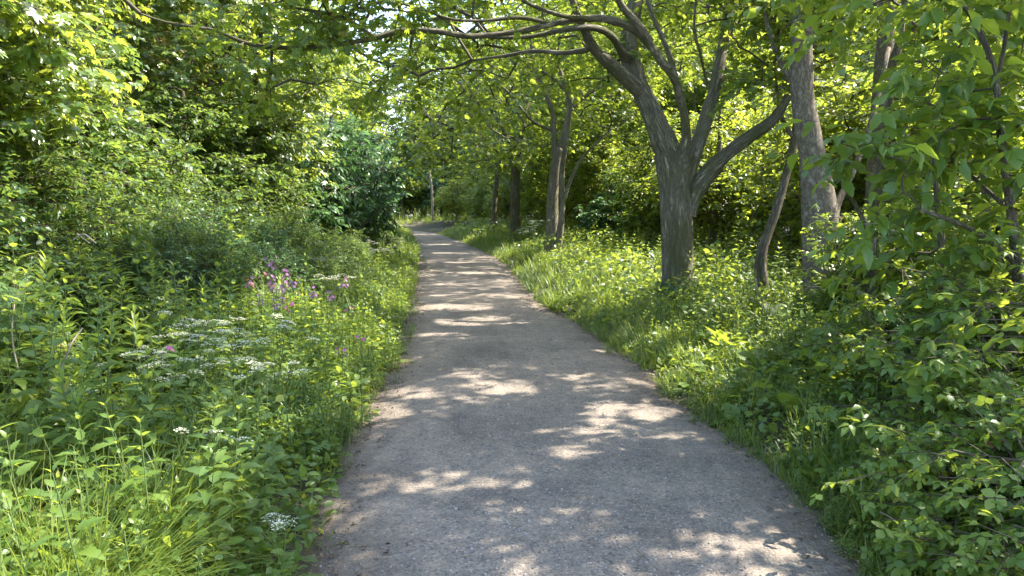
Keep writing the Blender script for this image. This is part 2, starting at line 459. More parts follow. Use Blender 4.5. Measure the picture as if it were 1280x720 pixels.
# ------------------------------------------------------------------ growing woody plants
def sprays(gl, gt, Cn, out, leaf, size, K=5, J=6, twig=.4, carve=False, droop=.25, tr=.004, flat=.35, tjit=.3, tint0=.5, nb=(0, 0, 0)):
    """leafy twiglets fanning out from each cluster centre"""
    n = len(Cn)
    d = rng.normal(size=(n, K, 3)) * np.array([1, 1, flat]) + out[:, None] * .6
    d = nrm(d); L = twig * rng.uniform(.6, 1.2, (n, K))
    base = Cn[:, None] + rng.normal(size=(n, K, 3)) * twig * .18
    ctint = tint0 + rng.normal(size=(n, 1, 1)) * .13
    if gt is not None:
        b = base.reshape(-1, 3); dd = d.reshape(-1, 3); LL = L.ravel()
        if carve:
            c = b + dd * (LL * .5)[:, None]; g_ = c - SUN[None] * (c[:, 2:3] / SUN[2]); kk = ~lit(g_[:, 0], g_[:, 1], carve == 'path')
            b, dd, LL = b[kk], dd[kk], LL[kk]
        scatter(gt, STICK, b, dd, rdir(len(b)), LL, rng.uniform(0, .6, len(b)), np.full(len(b), tr), np.full(len(b), tr))
    t = (np.arange(J) + .6) / J + rng.normal(size=(n, K, J)) * .06
    p = base[:, :, None] + d[:, :, None] * (L[:, :, None] * t)[..., None]
    p[..., 2] -= droop * .3 * L[:, :, None] * t ** 2
    side = np.cross(d, np.array([0, 0, 1.])); side = nrm(side)
    sg = np.where(np.arange(J) % 2, 1., -1.)[None, None, :, None]
    ld = d[:, :, None] * .7 + side[:, :, None] * sg * rng.uniform(.5, 1.1, (n, K, J, 1)) + rng.normal(size=(n, K, J, 3)) * .25
    ld[..., 2] -= droop
    nn = np.array([0, 0, 1.]) + np.array(nb) + rng.normal(size=(n, K, J, 3)) * .38
    s = size * rng.uniform(.5, 1.2, (n, K, J))
    ti = ctint + rng.normal(size=(n, K, J)) * tjit * .6
    p, ld, nn, s, ti = p.reshape(-1, 3), ld.reshape(-1, 3), nn.reshape(-1, 3), s.ravel(), ti.ravel()
    if carve:
        c = p + nrm(ld) * (s * .5)[:, None]
        g = c - SUN[None] * (c[:, 2:3] / SUN[2])
        k = ~lit(g[:, 0], g[:, 1], carve == 'path') | (rng.uniform(0, 1, len(c)) < np.where((g[:, 1] < 4) | (g[:, 1] > 12), .06, .12) * (carve is True))
        # keep the space just in front of the lens free
        k &= ~((np.abs(c[:, 0]) < 2.5) & (c[:, 1] > -.5) & (c[:, 1] < 3.2) & (c[:, 2] < 2.9))
        p, ld, nn, s, ti = p[k], ld[k], nn[k], s[k], ti[k]
    ls = leaf if isinstance(leaf, list) else [leaf]
    w_ = rng.integers(0, len(ls), len(p))
    for q, lf in enumerate(ls):
        k = w_ == q; scatter(gl, lf, p[k], ld[k], nn[k], s[k], np.clip(ti[k], 0, 1), s[k] * rng.uniform(.8, 1.15, k.sum()))
    return len(p)


def grow(gt, skel, Cn, pipe=.0045, step=.35, up=.25, minr=.004, maxr=.02, sides=5):
    """join cluster centres to the nearest wood with curved shoots; returns the outward direction at each"""
    nodes = np.concatenate([s for s in skel]); owner = np.full(len(nodes), -1)
    pos = [nodes]; par = [owner]; cnt = len(nodes)
    d0 = np.array([np.min(np.sum((nodes - c) ** 2, 1)) for c in Cn])
    order = np.argsort(d0); out = np.zeros_like(Cn); paths = []
    cap = len(nodes) + 40 * len(Cn)
    NP = np.zeros((cap, 3)); NP[:cnt] = nodes; PA = np.full(cap, -1)
    for ci in order:
        c = Cn[ci]; D = NP[:cnt] - c
        cost = np.sqrt((D ** 2).sum(1)) + up * 1.5 * np.maximum(0, D[:, 2])
        j = int(np.argmin(cost)); a = NP[j]; L = np.linalg.norm(c - a)
        k = int(min(24, max(2, round(L / step))))
        t = np.linspace(0, 1, k + 1)[1:, None]
        mid = (a + c) / 2 + np.array([0, 0, up * L * .5]) + rng.normal(size=3) * L * .1
        P = a * (1 - t) ** 2 + 2 * mid * t * (1 - t) + c * t ** 2
        P[:-1] += rng.normal(size=(k - 1, 3)) * .035 * min(1, L)
        idx = np.arange(cnt, cnt + k); NP[idx] = P; PA[idx[0]] = j; PA[idx[1:]] = idx[:-1]
        paths.append((j, idx)); cnt += k
        out[ci] = nrm(P[-1] - (P[-2] if k > 1 else a))
    W = np.zeros(cnt)
    for (j, idx) in paths:
        W[idx[-1]] += 1
    for q in range(cnt - 1, -1, -1):
        if PA[q] >= 0:
            W[PA[q]] += W[q]
    for (j, idx) in paths:
        pp = np.vstack([NP[j], NP[idx]]); r = np.clip(pipe * np.maximum(W[idx], 1) ** .5, minr, maxr)
        tube(gt, pp, np.concatenate([[r[0]], r]), sides, rng.uniform(.1, .6))
    return out


def limb(pix, n=None):
    """pix: (u, v, D, width_px) -> smooth 3D line and radii"""
    P = np.array([at(u, v, D) for (u, v, D, w) in pix]); R = np.array([w * D / F / 2 for (u, v, D, w) in pix])
    n = n or 6 * len(pix)
    L = smooth_line(P, n); r = np.interp(np.linspace(0, 1, n), np.linspace(0, 1, len(R)), R)
    return L, r


def knobbly(L, r, amt=.12, seed=0):
    k = np.arange(len(L))
    return L, r * (1 + amt * (vnoise(k * .45, k * 0 + seed, seed) - .5) * 2)


def ellipsoid_points(n, c, rad, zmin, shell=.0, minsep=0):
    out = []
    while len(out) < n:
        p = rng.normal(size=(n * 2, 3)); p /= np.linalg.norm(p, axis=1, keepdims=True)
        u = rng.uniform(shell ** 3, 1, (n * 2, 1)) ** (1 / 3)
        q = np.array(c) + p * u * np.array(rad)
        out += list(q[q[:, 2] > zmin])
    return np.array(out[:n])


TREE_LEAVES = 0


def big_tree(name, label, cat, base, limbs, crowns, leaf, size, mat, bark, K=6, J=7, twig=.45, group=None, sides=10, carve=True, pipe=.005, nb=(0, 0, 0), keep=None):
    """limbs: list of (line, radii), first is the trunk; crowns: list of (count, centre, radii, zmin)"""
    global TREE_LEAVES
    root = thing(name, label, cat, tuple(base), 0, group)
    b = np.array(base)
    for q, (L, r) in enumerate(limbs):
        r = r * (.96 if q == 0 else .8)
        g = Geo(); L2, r2 = knobbly(L, r, .06 if q == 0 else .12, q + 3)
        if q == 0:
            r2 = r2.copy(); z = L2[:, 2] - L2[0, 2]; r2 *= 1 + .5 * np.exp(-z / .12) + .12 * np.exp(-z / .5)
        wood('trunk' if q == 0 else 'branch', L2 - b, r2, 16 if q == 0 else sides, bark, root)
    Cn = np.concatenate([ellipsoid_points(*c) for c in crowns])
    if keep is not None:
        Cn = Cn[keep(Cn)]
    if carve:
        g_ = Cn - SUN[None] * (Cn[:, 2:3] / SUN[2]); Cn = Cn[~lit(g_[:, 0], g_[:, 1])]
    gl, gt = Geo(), Geo()
    skel = [L for (L, r) in limbs[1:]] + [limbs[0][0][-4:]]
    out = grow(gt, skel, Cn, pipe)
    TREE_LEAVES += sprays(gl, gt, Cn, out, leaf, size, K, J, twig, carve, nb=nb)
    for g in (gl, gt):
        for v in g.V:
            v -= b.astype(np.float32)
    gt.obj('twigs', M_TWIG, root)
    gl.obj('crown', mat, root)
    return root


# ------------------------------------------------------------------ ground and path
def grid_axis(segs):
    a = []
    for (s, e, d) in segs:
        a.append(np.arange(s, e, d))
    return np.concatenate(a + [[segs[-1][1]]])


gx = grid_axis([(-160, -30, 10), (-30, -10, 1.5), (-10, -5, .5), (-5, 5, .16), (5, 10, .5), (10, 30, 1.5), (30, 160, 10)])
gy = grid_axis([(-40, 0, 4), (0, 14, .16), (14, 40, .4), (40, 70, 1.2), (70, 260, 10)])
X, Y = np.meshgrid(gx, gy); Z = hgt(X, Y)
nx, ny = len(gx), len(gy)
ii = (np.arange(ny - 1)[:, None] * nx + np.arange(nx - 1)[None]).ravel()
g = Geo(); g.add(np.stack([X, Y, Z], -1).reshape(-1, 3), np.concatenate([np.stack([ii, ii + 1, ii + nx + 1], -1), np.stack([ii, ii + nx + 1, ii + nx], -1)]))
m, nt, nd, lk = new_mat('woodland_soil')
tc = N(nt, 'ShaderNodeTexCoord'); n1 = N(nt, 'ShaderNodeTexNoise'); n1.inputs['Scale'].default_value = 7; n1.inputs['Detail'].default_value = 8; lk.new(tc.outputs['Object'], n1.inputs[0])
r = ramp(nt, [(.3, (.02, .016, .01)), (.5, (.05, .04, .022)), (.7, (.05, .065, .02))]); lk.new(n1.outputs[0], r.inputs[0])
p = N(nt, 'ShaderNodeBsdfPrincipled'); p.inputs['Roughness'].default_value = .95; lk.new(r.outputs[0], p.inputs['Base Color'])
bm_ = N(nt, 'ShaderNodeBump'); bm_.inputs['Distance'].default_value = .05; lk.new(n1.outputs[0], bm_.inputs['Height']); lk.new(bm_.outputs[0], p.inputs['Normal'])
o = N(nt, 'ShaderNodeOutputMaterial'); lk.new(p.outputs[0], o.inputs[0])
tag(g.obj('ground', m, None, True), 'dark woodland soil under the plants beside the path', None, None, 'structure')

# the gravel path: a gently crowned sheet whose edges run under the plants
py = grid_axis([(-8, 0, 1), (0, 16, .1), (16, 49, .3)])
cols = 44
tt = np.linspace(0, 1, cols)
wob = (vnoise(py * 1.3, py * 0, 41) - .5) * .2 + (vnoise(py * 4, py * 0, 43) - .5) * .14, (vnoise(py * 1.3, py * 0 + 9, 42) - .5) * .2 + (vnoise(py * 4, py * 0, 44) - .5) * .14
XL, XR = xl(py) - .12 + wob[0], xr(py) + .12 + wob[1]
PX = XL[:, None] + (XR - XL)[:, None] * tt[None]; PY = np.repeat(py[:, None], cols, 1)
ed = np.minimum(tt, 1 - tt)[None] * (XR - XL)[:, None]
PZ = .004 + .03 * sm(ed / .6) + (vnoise(PX * 2.5, PY * 2.5, 8) - .5) * .016 + (vnoise(PX * 9, PY * 9, 9) - .5) * .006 - .035 * (1 - sm(ed / .12)) + .01
ii = (np.arange(len(py) - 1)[:, None] * cols + np.arange(cols - 1)[None]).ravel()
g = Geo(); g.add(np.stack([PX, PY, PZ], -1).reshape(-1, 3), np.concatenate([np.stack([ii, ii + 1, ii + cols + 1], -1), np.stack([ii, ii + cols + 1, ii + cols], -1)]), ed.ravel())
m, nt, nd, lk = new_mat('path_gravel')
tc = N(nt, 'ShaderNodeTexCoord')


def noise(scale, detail=4, rough=.6):
    n = N(nt, 'ShaderNodeTexNoise'); n.inputs['Scale'].default_value = scale; n.inputs['Detail'].default_value = detail; n.inputs['Roughness'].default_value = rough
    lk.new(tc.outputs['Object'], n.inputs[0]); return n


big, med, fine = noise(1.1, 5), noise(9, 5, .7), noise(70, 4, .7)
vo = N(nt, 'ShaderNodeTexVoronoi'); vo.inputs['Scale'].default_value = 85; lk.new(tc.outputs['Object'], vo.inputs[0])
vo2 = N(nt, 'ShaderNodeTexVoronoi'); vo2.inputs['Scale'].default_value = 38; lk.new(tc.outputs['Object'], vo2.inputs[0])
c1 = ramp(nt, [(.28, (.132, .117, .101)), (.5, (.20, .178, .155)), (.72, (.28, .246, .212))]); lk.new(fine.outputs[0], c1.inputs[0])
c2 = ramp(nt, [(.3, (.72, .72, .74)), (.7, (1.18, 1.12, 1.05))]); lk.new(med.outputs[0], c2.inputs[0])
c3 = ramp(nt, [(.32, (.70, .68, .66)), (.5, (1, .98, .95)), (.66, (1.25, 1.19, 1.11))]); lk.new(big.outputs[0], c3.inputs[0])
def mulc(a, b):
    x = N(nt, 'ShaderNodeMix', data_type='RGBA', blend_type='MULTIPLY'); x.inputs[0].default_value = 1; lk.new(a, x.inputs[6]); lk.new(b, x.inputs[7]); return x.outputs[2]
col = mulc(mulc(c1.outputs[0], c2.outputs[0]), c3.outputs[0])
st = N(nt, 'ShaderNodeSeparateColor'); lk.new(vo.outputs['Color'], st.inputs[0])
c4 = ramp(nt, [(0, (.62, .62, .62)), (.25, (.92, .92, .92)), (.85, (1.04, 1.03, 1)), (1, (1.45, 1.4, 1.3))]); lk.new(st.outputs[0], c4.inputs[0])
col = mulc(col, c4.outputs[0])
ea = N(nt, 'ShaderNodeAttribute', attribute_name='tint')
ex = N(nt, 'ShaderNodeMath', operation='MULTIPLY_ADD'); ex.inputs[1].default_value = .35; lk.new(med.outputs[0], ex.inputs[0]); lk.new(ea.outputs['Fac'], ex.inputs[2])
er = ramp(nt, [(.22, (.9,) * 3), (.62, (0, 0, 0))]); lk.new(ex.outputs[0], er.inputs[0])
em = N(nt, 'ShaderNodeMix', data_type='RGBA'); em.inputs[7].default_value = (.115, .090, .068, 1); lk.new(er.outputs[0], em.inputs[0]); lk.new(col, em.inputs[6])
p = N(nt, 'ShaderNodeBsdfPrincipled'); p.inputs['Roughness'].default_value = .92; p.inputs['Specular IOR Level'].default_value = .2; lk.new(em.outputs[2], p.inputs['Base Color'])
hs = N(nt, 'ShaderNodeMath', operation='ADD'); lk.new(vo.outputs['Distance'], hs.inputs[0]); lk.new(vo2.outputs['Distance'], hs.inputs[1])
ha = N(nt, 'ShaderNodeMath', operation='MULTIPLY_ADD'); ha.inputs[1].default_value = -.6; lk.new(hs.outputs[0], ha.inputs[0]); lk.new(fine.outputs[0], ha.inputs[2])
b = N(nt, 'ShaderNodeBump'); b.inputs['Strength'].default_value = .7; b.inputs['Distance'].default_value = .012; lk.new(ha.outputs[0], b.inputs['Height']); lk.new(b.outputs[0], p.inputs['Normal'])
o = N(nt, 'ShaderNodeOutputMaterial'); lk.new(p.outputs[0], o.inputs[0])
tag(g.obj('path', m, None, True), 'grey gravel footpath curving away to the left through the trees', None, None, 'structure')

# loose stones and dry bits lying on the path
ico = np.array([(1, 0, 0), (-1, 0, 0), (0, 1, 0), (0, -1, 0), (0, 0, .7), (0, 0, -.7)], float), np.array([(0, 2, 4), (2, 1, 4), (1, 3, 4), (3, 0, 4), (2, 0, 5), (1, 2, 5), (3, 1, 5), (0, 3, 5)])
n = 16000
yy = 2.4 + 9 * rng.uniform(0, 1, n) ** 1.6; ww = rng.uniform(0, 1, n); xx = xl(yy) + (xr(yy) - xl(yy)) * ww
pz = .045 + (vnoise(xx * 2.5, yy * 2.5, 8) - .5) * .016 - .03 * (1 - sm(np.minimum(ww, 1 - ww) * 2.3 / .6))
s = np.clip(rng.lognormal(-5.35, .4, n), .0025, .014)
g = Geo(); scatter(g, ico, np.stack([xx, yy, pz], -1), rdir(n), rdir(n, 3), s, rng.uniform(0, 1, n))
tag(g.obj('gravel', plain_mat('loose_stone', (.11, .10, .088), (.33, .295, .26), .9)), 'loose small stones on the path surface', None, None, 'stuff')
n = 4200
yy = 2.3 + 20 * rng.uniform(0, 1, n) ** 1.5; sd = rng.uniform(0, 1, n) < .5; e = np.abs(rng.normal(size=n)) * .22
xx = np.where(sd, xl(yy) + e - .06, xr(yy) - e + .06)
far = rng.uniform(0, 1, n) < .25; xx = np.where(far, xl(yy) + (xr(yy) - xl(yy)) * rng.uniform(0, 1, n), xx)
g = Geo(); scatter(g, ovate(3, .32, fold=.6), np.stack([xx, yy, np.full(n, .032)], -1), rdir(n) * [1, 1, .15], rdir(n, 3), rng.uniform(.008, .03, n), rng.uniform(0, .7, n))
n = 420; yy = 2.3 + 14 * rng.uniform(0, 1, n) ** 1.4; ww = np.where(rng.uniform(0, 1, n) < .5, rng.uniform(0, 1, n), np.round(rng.uniform(0, 1, n)) * .94 + .03)
scatter(g, STICK, np.stack([xl(yy) + (xr(yy) - xl(yy)) * ww, yy, np.full(n, .047) - .02 * (np.abs(ww - .5) > .38)], -1), rdir(n) * [1, 1, .08], rdir(n), rng.uniform(.02, .11, n), rng.uniform(0, .5, n), rng.uniform(.001, .0026, n), np.full(n, .002))
tag(g.obj('leaf_litter', M_LITTER), 'dry brown leaf litter along the path edges', None, None, 'stuff')

# ------------------------------------------------------------------ the trees along the path
def base_at(x, y, dz=-.05):
    return np.array([x, y, ghz(x, y) + dz])


def tl(pts, r0, r1, n=14):
    L = smooth_line(np.array(pts, float), n); return L, np.linspace(r0, r1, n)


G_ROW = 'trees in the row along the right side of the path'
A0 = at(846, 388, 10.2); A0[2] = ghz(A0[0], A0[1]) - .06
A_l = [limb([(846, 392, 10.2, 44), (847, 330, 10.2, 41), (845, 260, 10.2, 41), (842, 215, 10.2, 46), (838, 190, 10.2, 44)], 26),
       limb([(840, 200, 10.2, 40), (819, 150, 10.1, 33), (796, 100, 10.2, 31), (786, 60, 10.3, 27), (792, 20, 10.4, 25), (800, -40, 10.6, 22), (806, -130, 11, 16)], 30),
       limb([(803, 118, 10.15, 26), (765, 82, 9.9, 21), (742, 60, 9.7, 16), (724, 22, 9.4, 11), (708, -20, 9.2, 8)], 22),
       limb([(852, 210, 10.1, 24), (858, 165, 9.8, 15), (846, 105, 9.5, 14), (828, 78, 9.3, 14), (800, 43, 9.1, 13), (770, 27, 8.9, 11), (740, 23, 8.8, 10), (700, 28, 8.7, 9), (655, 38, 8.6, 9), (600, 45, 8.4, 9), (575, 44, 8.3, 9), (545, 39, 8.2, 10), (505, 38, 8.1, 8), (470, 47, 8, 9), (440, 53, 7.9, 8), (400, 58, 7.8, 7), (365, 60, 7.7, 7), (330, 58, 7.6, 6), (300, 51, 7.5, 5), (270, 38, 7.4, 5), (240, 33, 7.3, 4), (205, 27, 7.2, 4), (175, 17, 7.1, 3)], 80),
       limb([(812, 52, 9.15, 13), (795, 28, 9.0, 11), (775, 4, 8.9, 10), (765, -30, 8.8, 8)], 14),
       limb([(782, 72, 10.1, 15), (764, 45, 9.8, 12), (738, 34, 9.5, 10), (700, 38, 9.3, 8), (660, 46, 9.2, 6), (610, 47, 9.1, 5)], 24),
       limb([(745, 24, 8.8, 8), (705, 20, 8.6, 7), (668, 8, 8.4, 6), (640, -8, 8.2, 6)], 16),
       limb([(690, 30, 8.7, 6), (650, 22, 8.5, 6), (600, 26, 8.3, 5), (560, 23, 8.1, 5), (530, 12, 8, 4), (490, 2, 7.9, 3)], 24),
       limb([(470, 47, 8.0, 6), (430, 22, 7.8, 5), (400, 15, 7.7, 5), (365, 8, 7.6, 4), (340, -10, 7.5, 3)], 20),
       limb([(735, 62, 9.7, 9), (705, 66, 9.8, 7), (665, 64, 9.9, 6), (630, 70, 10, 5), (590, 75, 10.1, 3)], 20),
       limb([(850, 250, 10.2, 26), (864, 205, 10.25, 26), (884, 145, 10.5, 21), (896, 100, 10.7, 20), (905, 50, 10.9, 17), (913, 0, 11, 15), (922, -70, 11.3, 10)], 26),
       limb([(858, 268, 10.2, 30), (874, 232, 10.2, 27), (902, 198, 10.1, 23), (938, 170, 9.9, 19), (966, 150, 9.8, 16), (985, 120, 9.7, 13), (1010, 60, 9.6, 9)], 26),
       limb([(884, 108, 10.2, 4), (876, 70, 10.0, 4), (868, 35, 9.9, 4), (871, -10, 9.8, 3)], 14),
       limb([(850, 128, 9.6, 11), (843, 95, 9.6, 10), (838, 72, 9.6, 9), (825, 40, 9.6, 8), (812, 10, 9.6, 8), (804, -30, 9.7, 6)], 14)]
big_tree('broadleaf_tree', 'large grey-brown furrowed tree with a forked trunk, nearest of the row on the right verge', 'tree', A0, A_l,
         [(430, (-1.9, 9.0, 5.0), (4.2, 2.8, 2.2), 3.35), (560, (2.4, 10.8, 6.8), (4.6, 4.0, 3.2), 4.1), (150, (-1.2, 11.0, 3.7), (3.4, 1.4, 1.0), 2.85), (75, (-2.6, 7.9, 3.3), (2.0, .9, .6), 2.75), (80, (-2.0, 7.7, 3.6), (2.4, .5, .35), 3.2), (200, (-.5, 12.2, 5.4), (4.2, 1.5, 2), 3.3), (60, (3.6, 10, 3.6), (1.2, 1.4, .9), 2.9), (260, (3.7, 15.4, 6.4), (2.8, 2.6, 2.3), 4.0)],
         LEAF_LOBED2, .115, M_CANOPY, M_BARK, 6, 7, .42, G_ROW, 9)

B0 = at(690, 324, 19.4); B0[2] = ghz(B0[0], B0[1]) - .05
B_l = [limb([(689, 326, 19.4, 21), (690, 290, 19.4, 18), (691, 245, 19.4, 14), (695, 205, 19.4, 14), (699, 185, 19.4, 13)], 22),
       limb([(695, 318, 19.3, 12), (700, 290, 19.2, 11), (703, 255, 19.2, 10), (702, 220, 19.2, 9), (707, 180, 19, 7), (716, 120, 19, 5)], 22),
       limb([(703, 255, 19.2, 8), (712, 228, 19.1, 6), (722, 206, 19, 5), (736, 188, 18.9, 4), (760, 165, 18.8, 3)], 16),
       limb([(697, 195, 19.4, 14), (708, 160, 19.4, 11), (712, 125, 19.4, 10), (703, 98, 19.3, 8), (695, 70, 19.2, 6), (688, 30, 19, 5)], 22),
       limb([(692, 195, 19.4, 8), (692, 155, 19.3, 7), (687, 128, 19.2, 7), (675, 105, 19.1, 6), (667, 80, 19, 6), (662, 40, 18.9, 4)], 20),
       limb([(716, 134, 19.4, 7), (740, 114, 19.4, 6), (768, 101, 19.5, 5), (800, 75, 19.6, 3)], 14),
       limb([(690, 163, 19.3, 5), (668, 153, 18.9, 4), (652, 136, 18.5, 4), (632, 112, 18, 4), (600, 92, 17.5, 4), (575, 80, 17, 3)], 20),
       limb([(711, 118, 19.4, 6), (693, 98, 19.2, 5), (672, 86, 19, 4), (640, 60, 18.6, 3)], 14)]
big_tree('broadleaf_tree', 'slender twin-stemmed tree above white flowers, second in the row on the right', 'tree', B0, B_l,
         [(760, (-.9, 18.6, 5.6), (4.6, 4.0, 3.4), 2.5), (320, (3.2, 20.8, 6.2), (3.2, 4, 2.6), 3.5)],
         LEAF_LOBED2, .15, M_CANOPY, M_BARK3, 5, 7, .6, G_ROW, 7, True, .005, (0, 0, 0), lambda q: ~((q[:, 1] < 19.6) & (q[:, 0] > .2) & (q[:, 0] < 2.3) & (q[:, 2] < 5.4)))
c0 = at(645, 306, 27); c0[2] = ghz(c0[0], c0[1]) - .05
big_tree('broadleaf_tree', 'dark straight trunk in deep shade, third tree of the row on the right', 'tree', c0,
         [limb([(645, 308, 27, 16), (644, 270, 27, 13), (644, 225, 27, 12), (646, 190, 27, 11)], 18), limb([(645, 200, 27, 9), (630, 165, 26.5, 7), (610, 130, 26, 5)], 12), limb([(646, 192, 27, 9), (655, 150, 27, 7), (660, 100, 27, 5)], 12)],
         [(620, (-1.3, 26, 5.6), (4.5, 4.8, 3.6), 2.8), (280, (2.4, 28.5, 6.2), (3, 4.2, 2.6), 3.3)], LEAF_OV, .19, M_CANOPY, M_BARK2, 6, 7, .7, G_ROW, 6)
d0 = at(617, 296, 33); d0[2] = ghz(d0[0], d0[1]) - .05
big_tree('broadleaf_tree', 'thin dark stem behind the third trunk, farthest visible of the row on the right', 'tree', d0,
         [limb([(617, 298, 33, 9), (618, 260, 33, 7), (621, 225, 33, 6), (624, 190, 33, 5)], 16), limb([(621, 225, 33, 5), (605, 195, 33, 4), (585, 170, 33, 3)], 10)],
         [(560, (-2.2, 34.5, 6.2), (4.6, 6, 4.2), 3.5), (220, (1.4, 37, 6.4), (3, 4.5, 2.8), 3.3)], LEAF_OV, .22, M_CANOPY, M_BARK2, 6, 7, .8, G_ROW, 6)
# the row goes on beside the camera: this one stands outside the picture and throws the near shade
e0 = base_at(3.9, .9)
big_tree('broadleaf_tree', 'spreading tree beside the near end of the path whose crown shades the foreground', 'tree', e0,
         [tl([e0, e0 + [0, 0, 1.2], e0 + [-.05, .1, 2.6]], .24, .2), tl([e0 + [0, .1, 2.5], e0 + [.4, 1.2, 4.2], e0 + [.5, 2.6, 5.6]], .15, .06), tl([e0 + [0, .1, 2.4], e0 + [-.7, .8, 4.6], e0 + [-1, 1.6, 6]], .14, .05)],
         [(820, (4.0, 4.2, 6.2), (4.2, 3.3, 2.6), 3.9)], LEAF_LOBED2, .13, M_CANOPY, M_BARK, 6, 7, .5, None, 8)

# pale-barked trees behind the verge on the right
f0 = at(1030, 402, 9.0); f0[2] = ghz(f0[0], f0[1]) - .05
big_tree('pale_barked_tree', 'pale lichen-spotted trunk rising straight behind the leafy shrub on the right', 'tree', f0,
         [limb([(1030, 420, 9, 50), (1026, 330, 9, 46), (1024, 260, 9, 44), (1014, 185, 9, 33), (1003, 120, 9, 29), (1002, 40, 9, 27), (1004, -60, 9, 24), (1010, -170, 9.2, 15)], 40),
          limb([(1040, 300, 9, 22), (1045, 260, 9.2, 12), (1066, 215, 9.4, 10), (1090, 150, 9.6, 9), (1110, 60, 9.9, 8)], 16),
          limb([(1003, 120, 9, 12), (980, 85, 9.2, 10), (962, 40, 9.3, 8), (950, -20, 9.4, 6)], 12)],
         [(420, (4.7, 9.2, 7.0), (3.2, 3.0, 2.8), 4.3)], LEAF_OV, .12, M_BACK, M_PALEBARK, 6, 7, .5, None, 9)
h0 = base_at(*at(1103, 330, 11.5)[:2])
big_tree('pale_barked_tree', 'pale trunk seen high behind leaves, right of the lichen-spotted one', 'tree', h0,
         [(lambda L: (smooth_line(np.vstack([h0, L]), 30), np.linspace(.19, .13, 30)))(np.array([at(1096, 300, 11.5), at(1098, 200, 11.5), at(1103, 110, 11.5), at(1108, 40, 11.6), at(1112, -60, 11.8)])),
          limb([(1104, 110, 11.5, 14), (1122, 60, 11.3, 12), (1128, 20, 11.2, 10), (1140, -60, 11, 7)], 12)],
         [(300, (6.4, 11.6, 7.2), (2.6, 2.6, 2.6), 4.6)], LEAF_OV, .13, M_BACK, M_PALEBARK, 5, 7, .5, None, 9)
i0 = at(966, 412, 9.6); i0[2] = ghz(i0[0], i0[1]) - .05
big_tree('leaning_tree', 'thin crooked trunk leaning right with a peeled pale scar, beside the forked tree', 'tree', i0,
         [limb([(968, 420, 9.6, 13), (960, 385, 9.6, 14), (951, 345, 9.6, 17), (953, 312, 9.6, 13), (968, 270, 9.7, 12), (981, 225, 9.8, 11), (992, 180, 9.9, 10), (1000, 110, 10, 8)], 30),
          limb([(993, 175, 9.9, 7), (975, 140, 10, 5), (970, 95, 10.1, 4)], 10)],
         [(50, (3.7, 10.2, 4.1), (1.0, 1.0, .9), 2.9)], LEAF_OV, .11, M_BACK, M_BARK2, 5, 6, .4, None, 8, False)

# left of the path
for (nm, lab, bx, by, cl, lf, sz, mt, K, J, tw) in [
    ('maple_tree', 'glossy broad-leaved maple at the left picture edge catching white sun glints', -5.0, 6.6, [(250, (-4.75, 6.5, 3.75), (1.35, 1.6, 1.8), 2.2)], LEAF_LOBED2, .135, M_MAPLE, 6, 7, .38),
    ('maple_tree', 'bright yellow-green maple rising behind the bramble bank, upper left', -7.2, 10.0, [(300, (-7.0, 9.8, 4.6), (1.7, 2.0, 2.9), 1.9)], LEAF_LOBED2, .14, M_MAPLE, 6, 7, .42),
    ('maple_tree', 'sunlit maple with overlapping leaf tiers left of the sky gap', -5.4, 15.2, [(330, (-5.2, 14.6, 4.6), (2.0, 2.2, 3.2), 1.9)], LEAF_LOBED2, .16, M_MAPLE, 6, 7, .5)]:
    b0 = base_at(bx, by); top = max(c[1][2] for c in cl)
    big_tree(nm, lab, 'tree', b0, [tl([b0, b0 + [.05, 0, 1], b0 + [.1, -.05, top * .6]], .13, .09), tl([b0 + [.1, 0, top * .55], b0 + [.5, -.2, top], b0 + [.7, -.2, top * 1.4]], .08, .03), tl([b0 + [.1, 0, top * .5], b0 + [-.4, -.4, top * .9], b0 + [-.6, -.4, top * 1.3]], .07, .03)],
             cl, lf, sz, mt, M_BARK2, K, J, tw, 'maples behind the left bank', 8, False, .005, (.75, -.35, 0))


# ------------------------------------------------------------------ wood beyond: a few trees built once, then copied
def wood_tree(name, label, cat, h, rad, nclus, leaf, size, mat, bark, low=.25, cone=False, K=5, J=6):
    root = thing(name, label, cat)
    b = np.zeros(3)
    g = Geo(); L, r = tl([(0, 0, -.2), (.1, .05, h * .3), (.05, -.1, h * .6), (.15, 0, h * .93)], h * .018 + .05, .03, 20)
    wood('trunk', L, r, 9, bark, root)
    gl, gt = Geo(), Geo()
    if cone:
        t = rng.uniform(0, 1, nclus) ** 1.3; z = h * (low + (1 - low) * t); a = rng.uniform(0, 2 * PI, nclus); q = rad * (1 - t) * rng.uniform(.35, 1, nclus) + .1
        Cn = np.stack([q * np.cos(a), q * np.sin(a), z], -1)
    else:
        cz = h * (.5 + low * .5)
        lob = ellipsoid_points(9, (0, 0, cz), (rad * .62, rad * .62, h * (1 - low) * .36), 0, .5)
        Cn = np.concatenate([ellipsoid_points(nclus // 9, c, np.array([rad, rad, rad * .8]) * rng.uniform(.42, .6), h * low * .8, .35) for c in lob])
    out = grow(gt, [L[5:]], Cn, .006, .5, .2, .006, .06, 4)
    sprays(gl, gt, Cn, out, leaf, size, K, J, h * .075, False, .3)
    gt.obj('twigs', M_TWIG, root); gl.obj('crown', mat, root)
    return Proto(root)


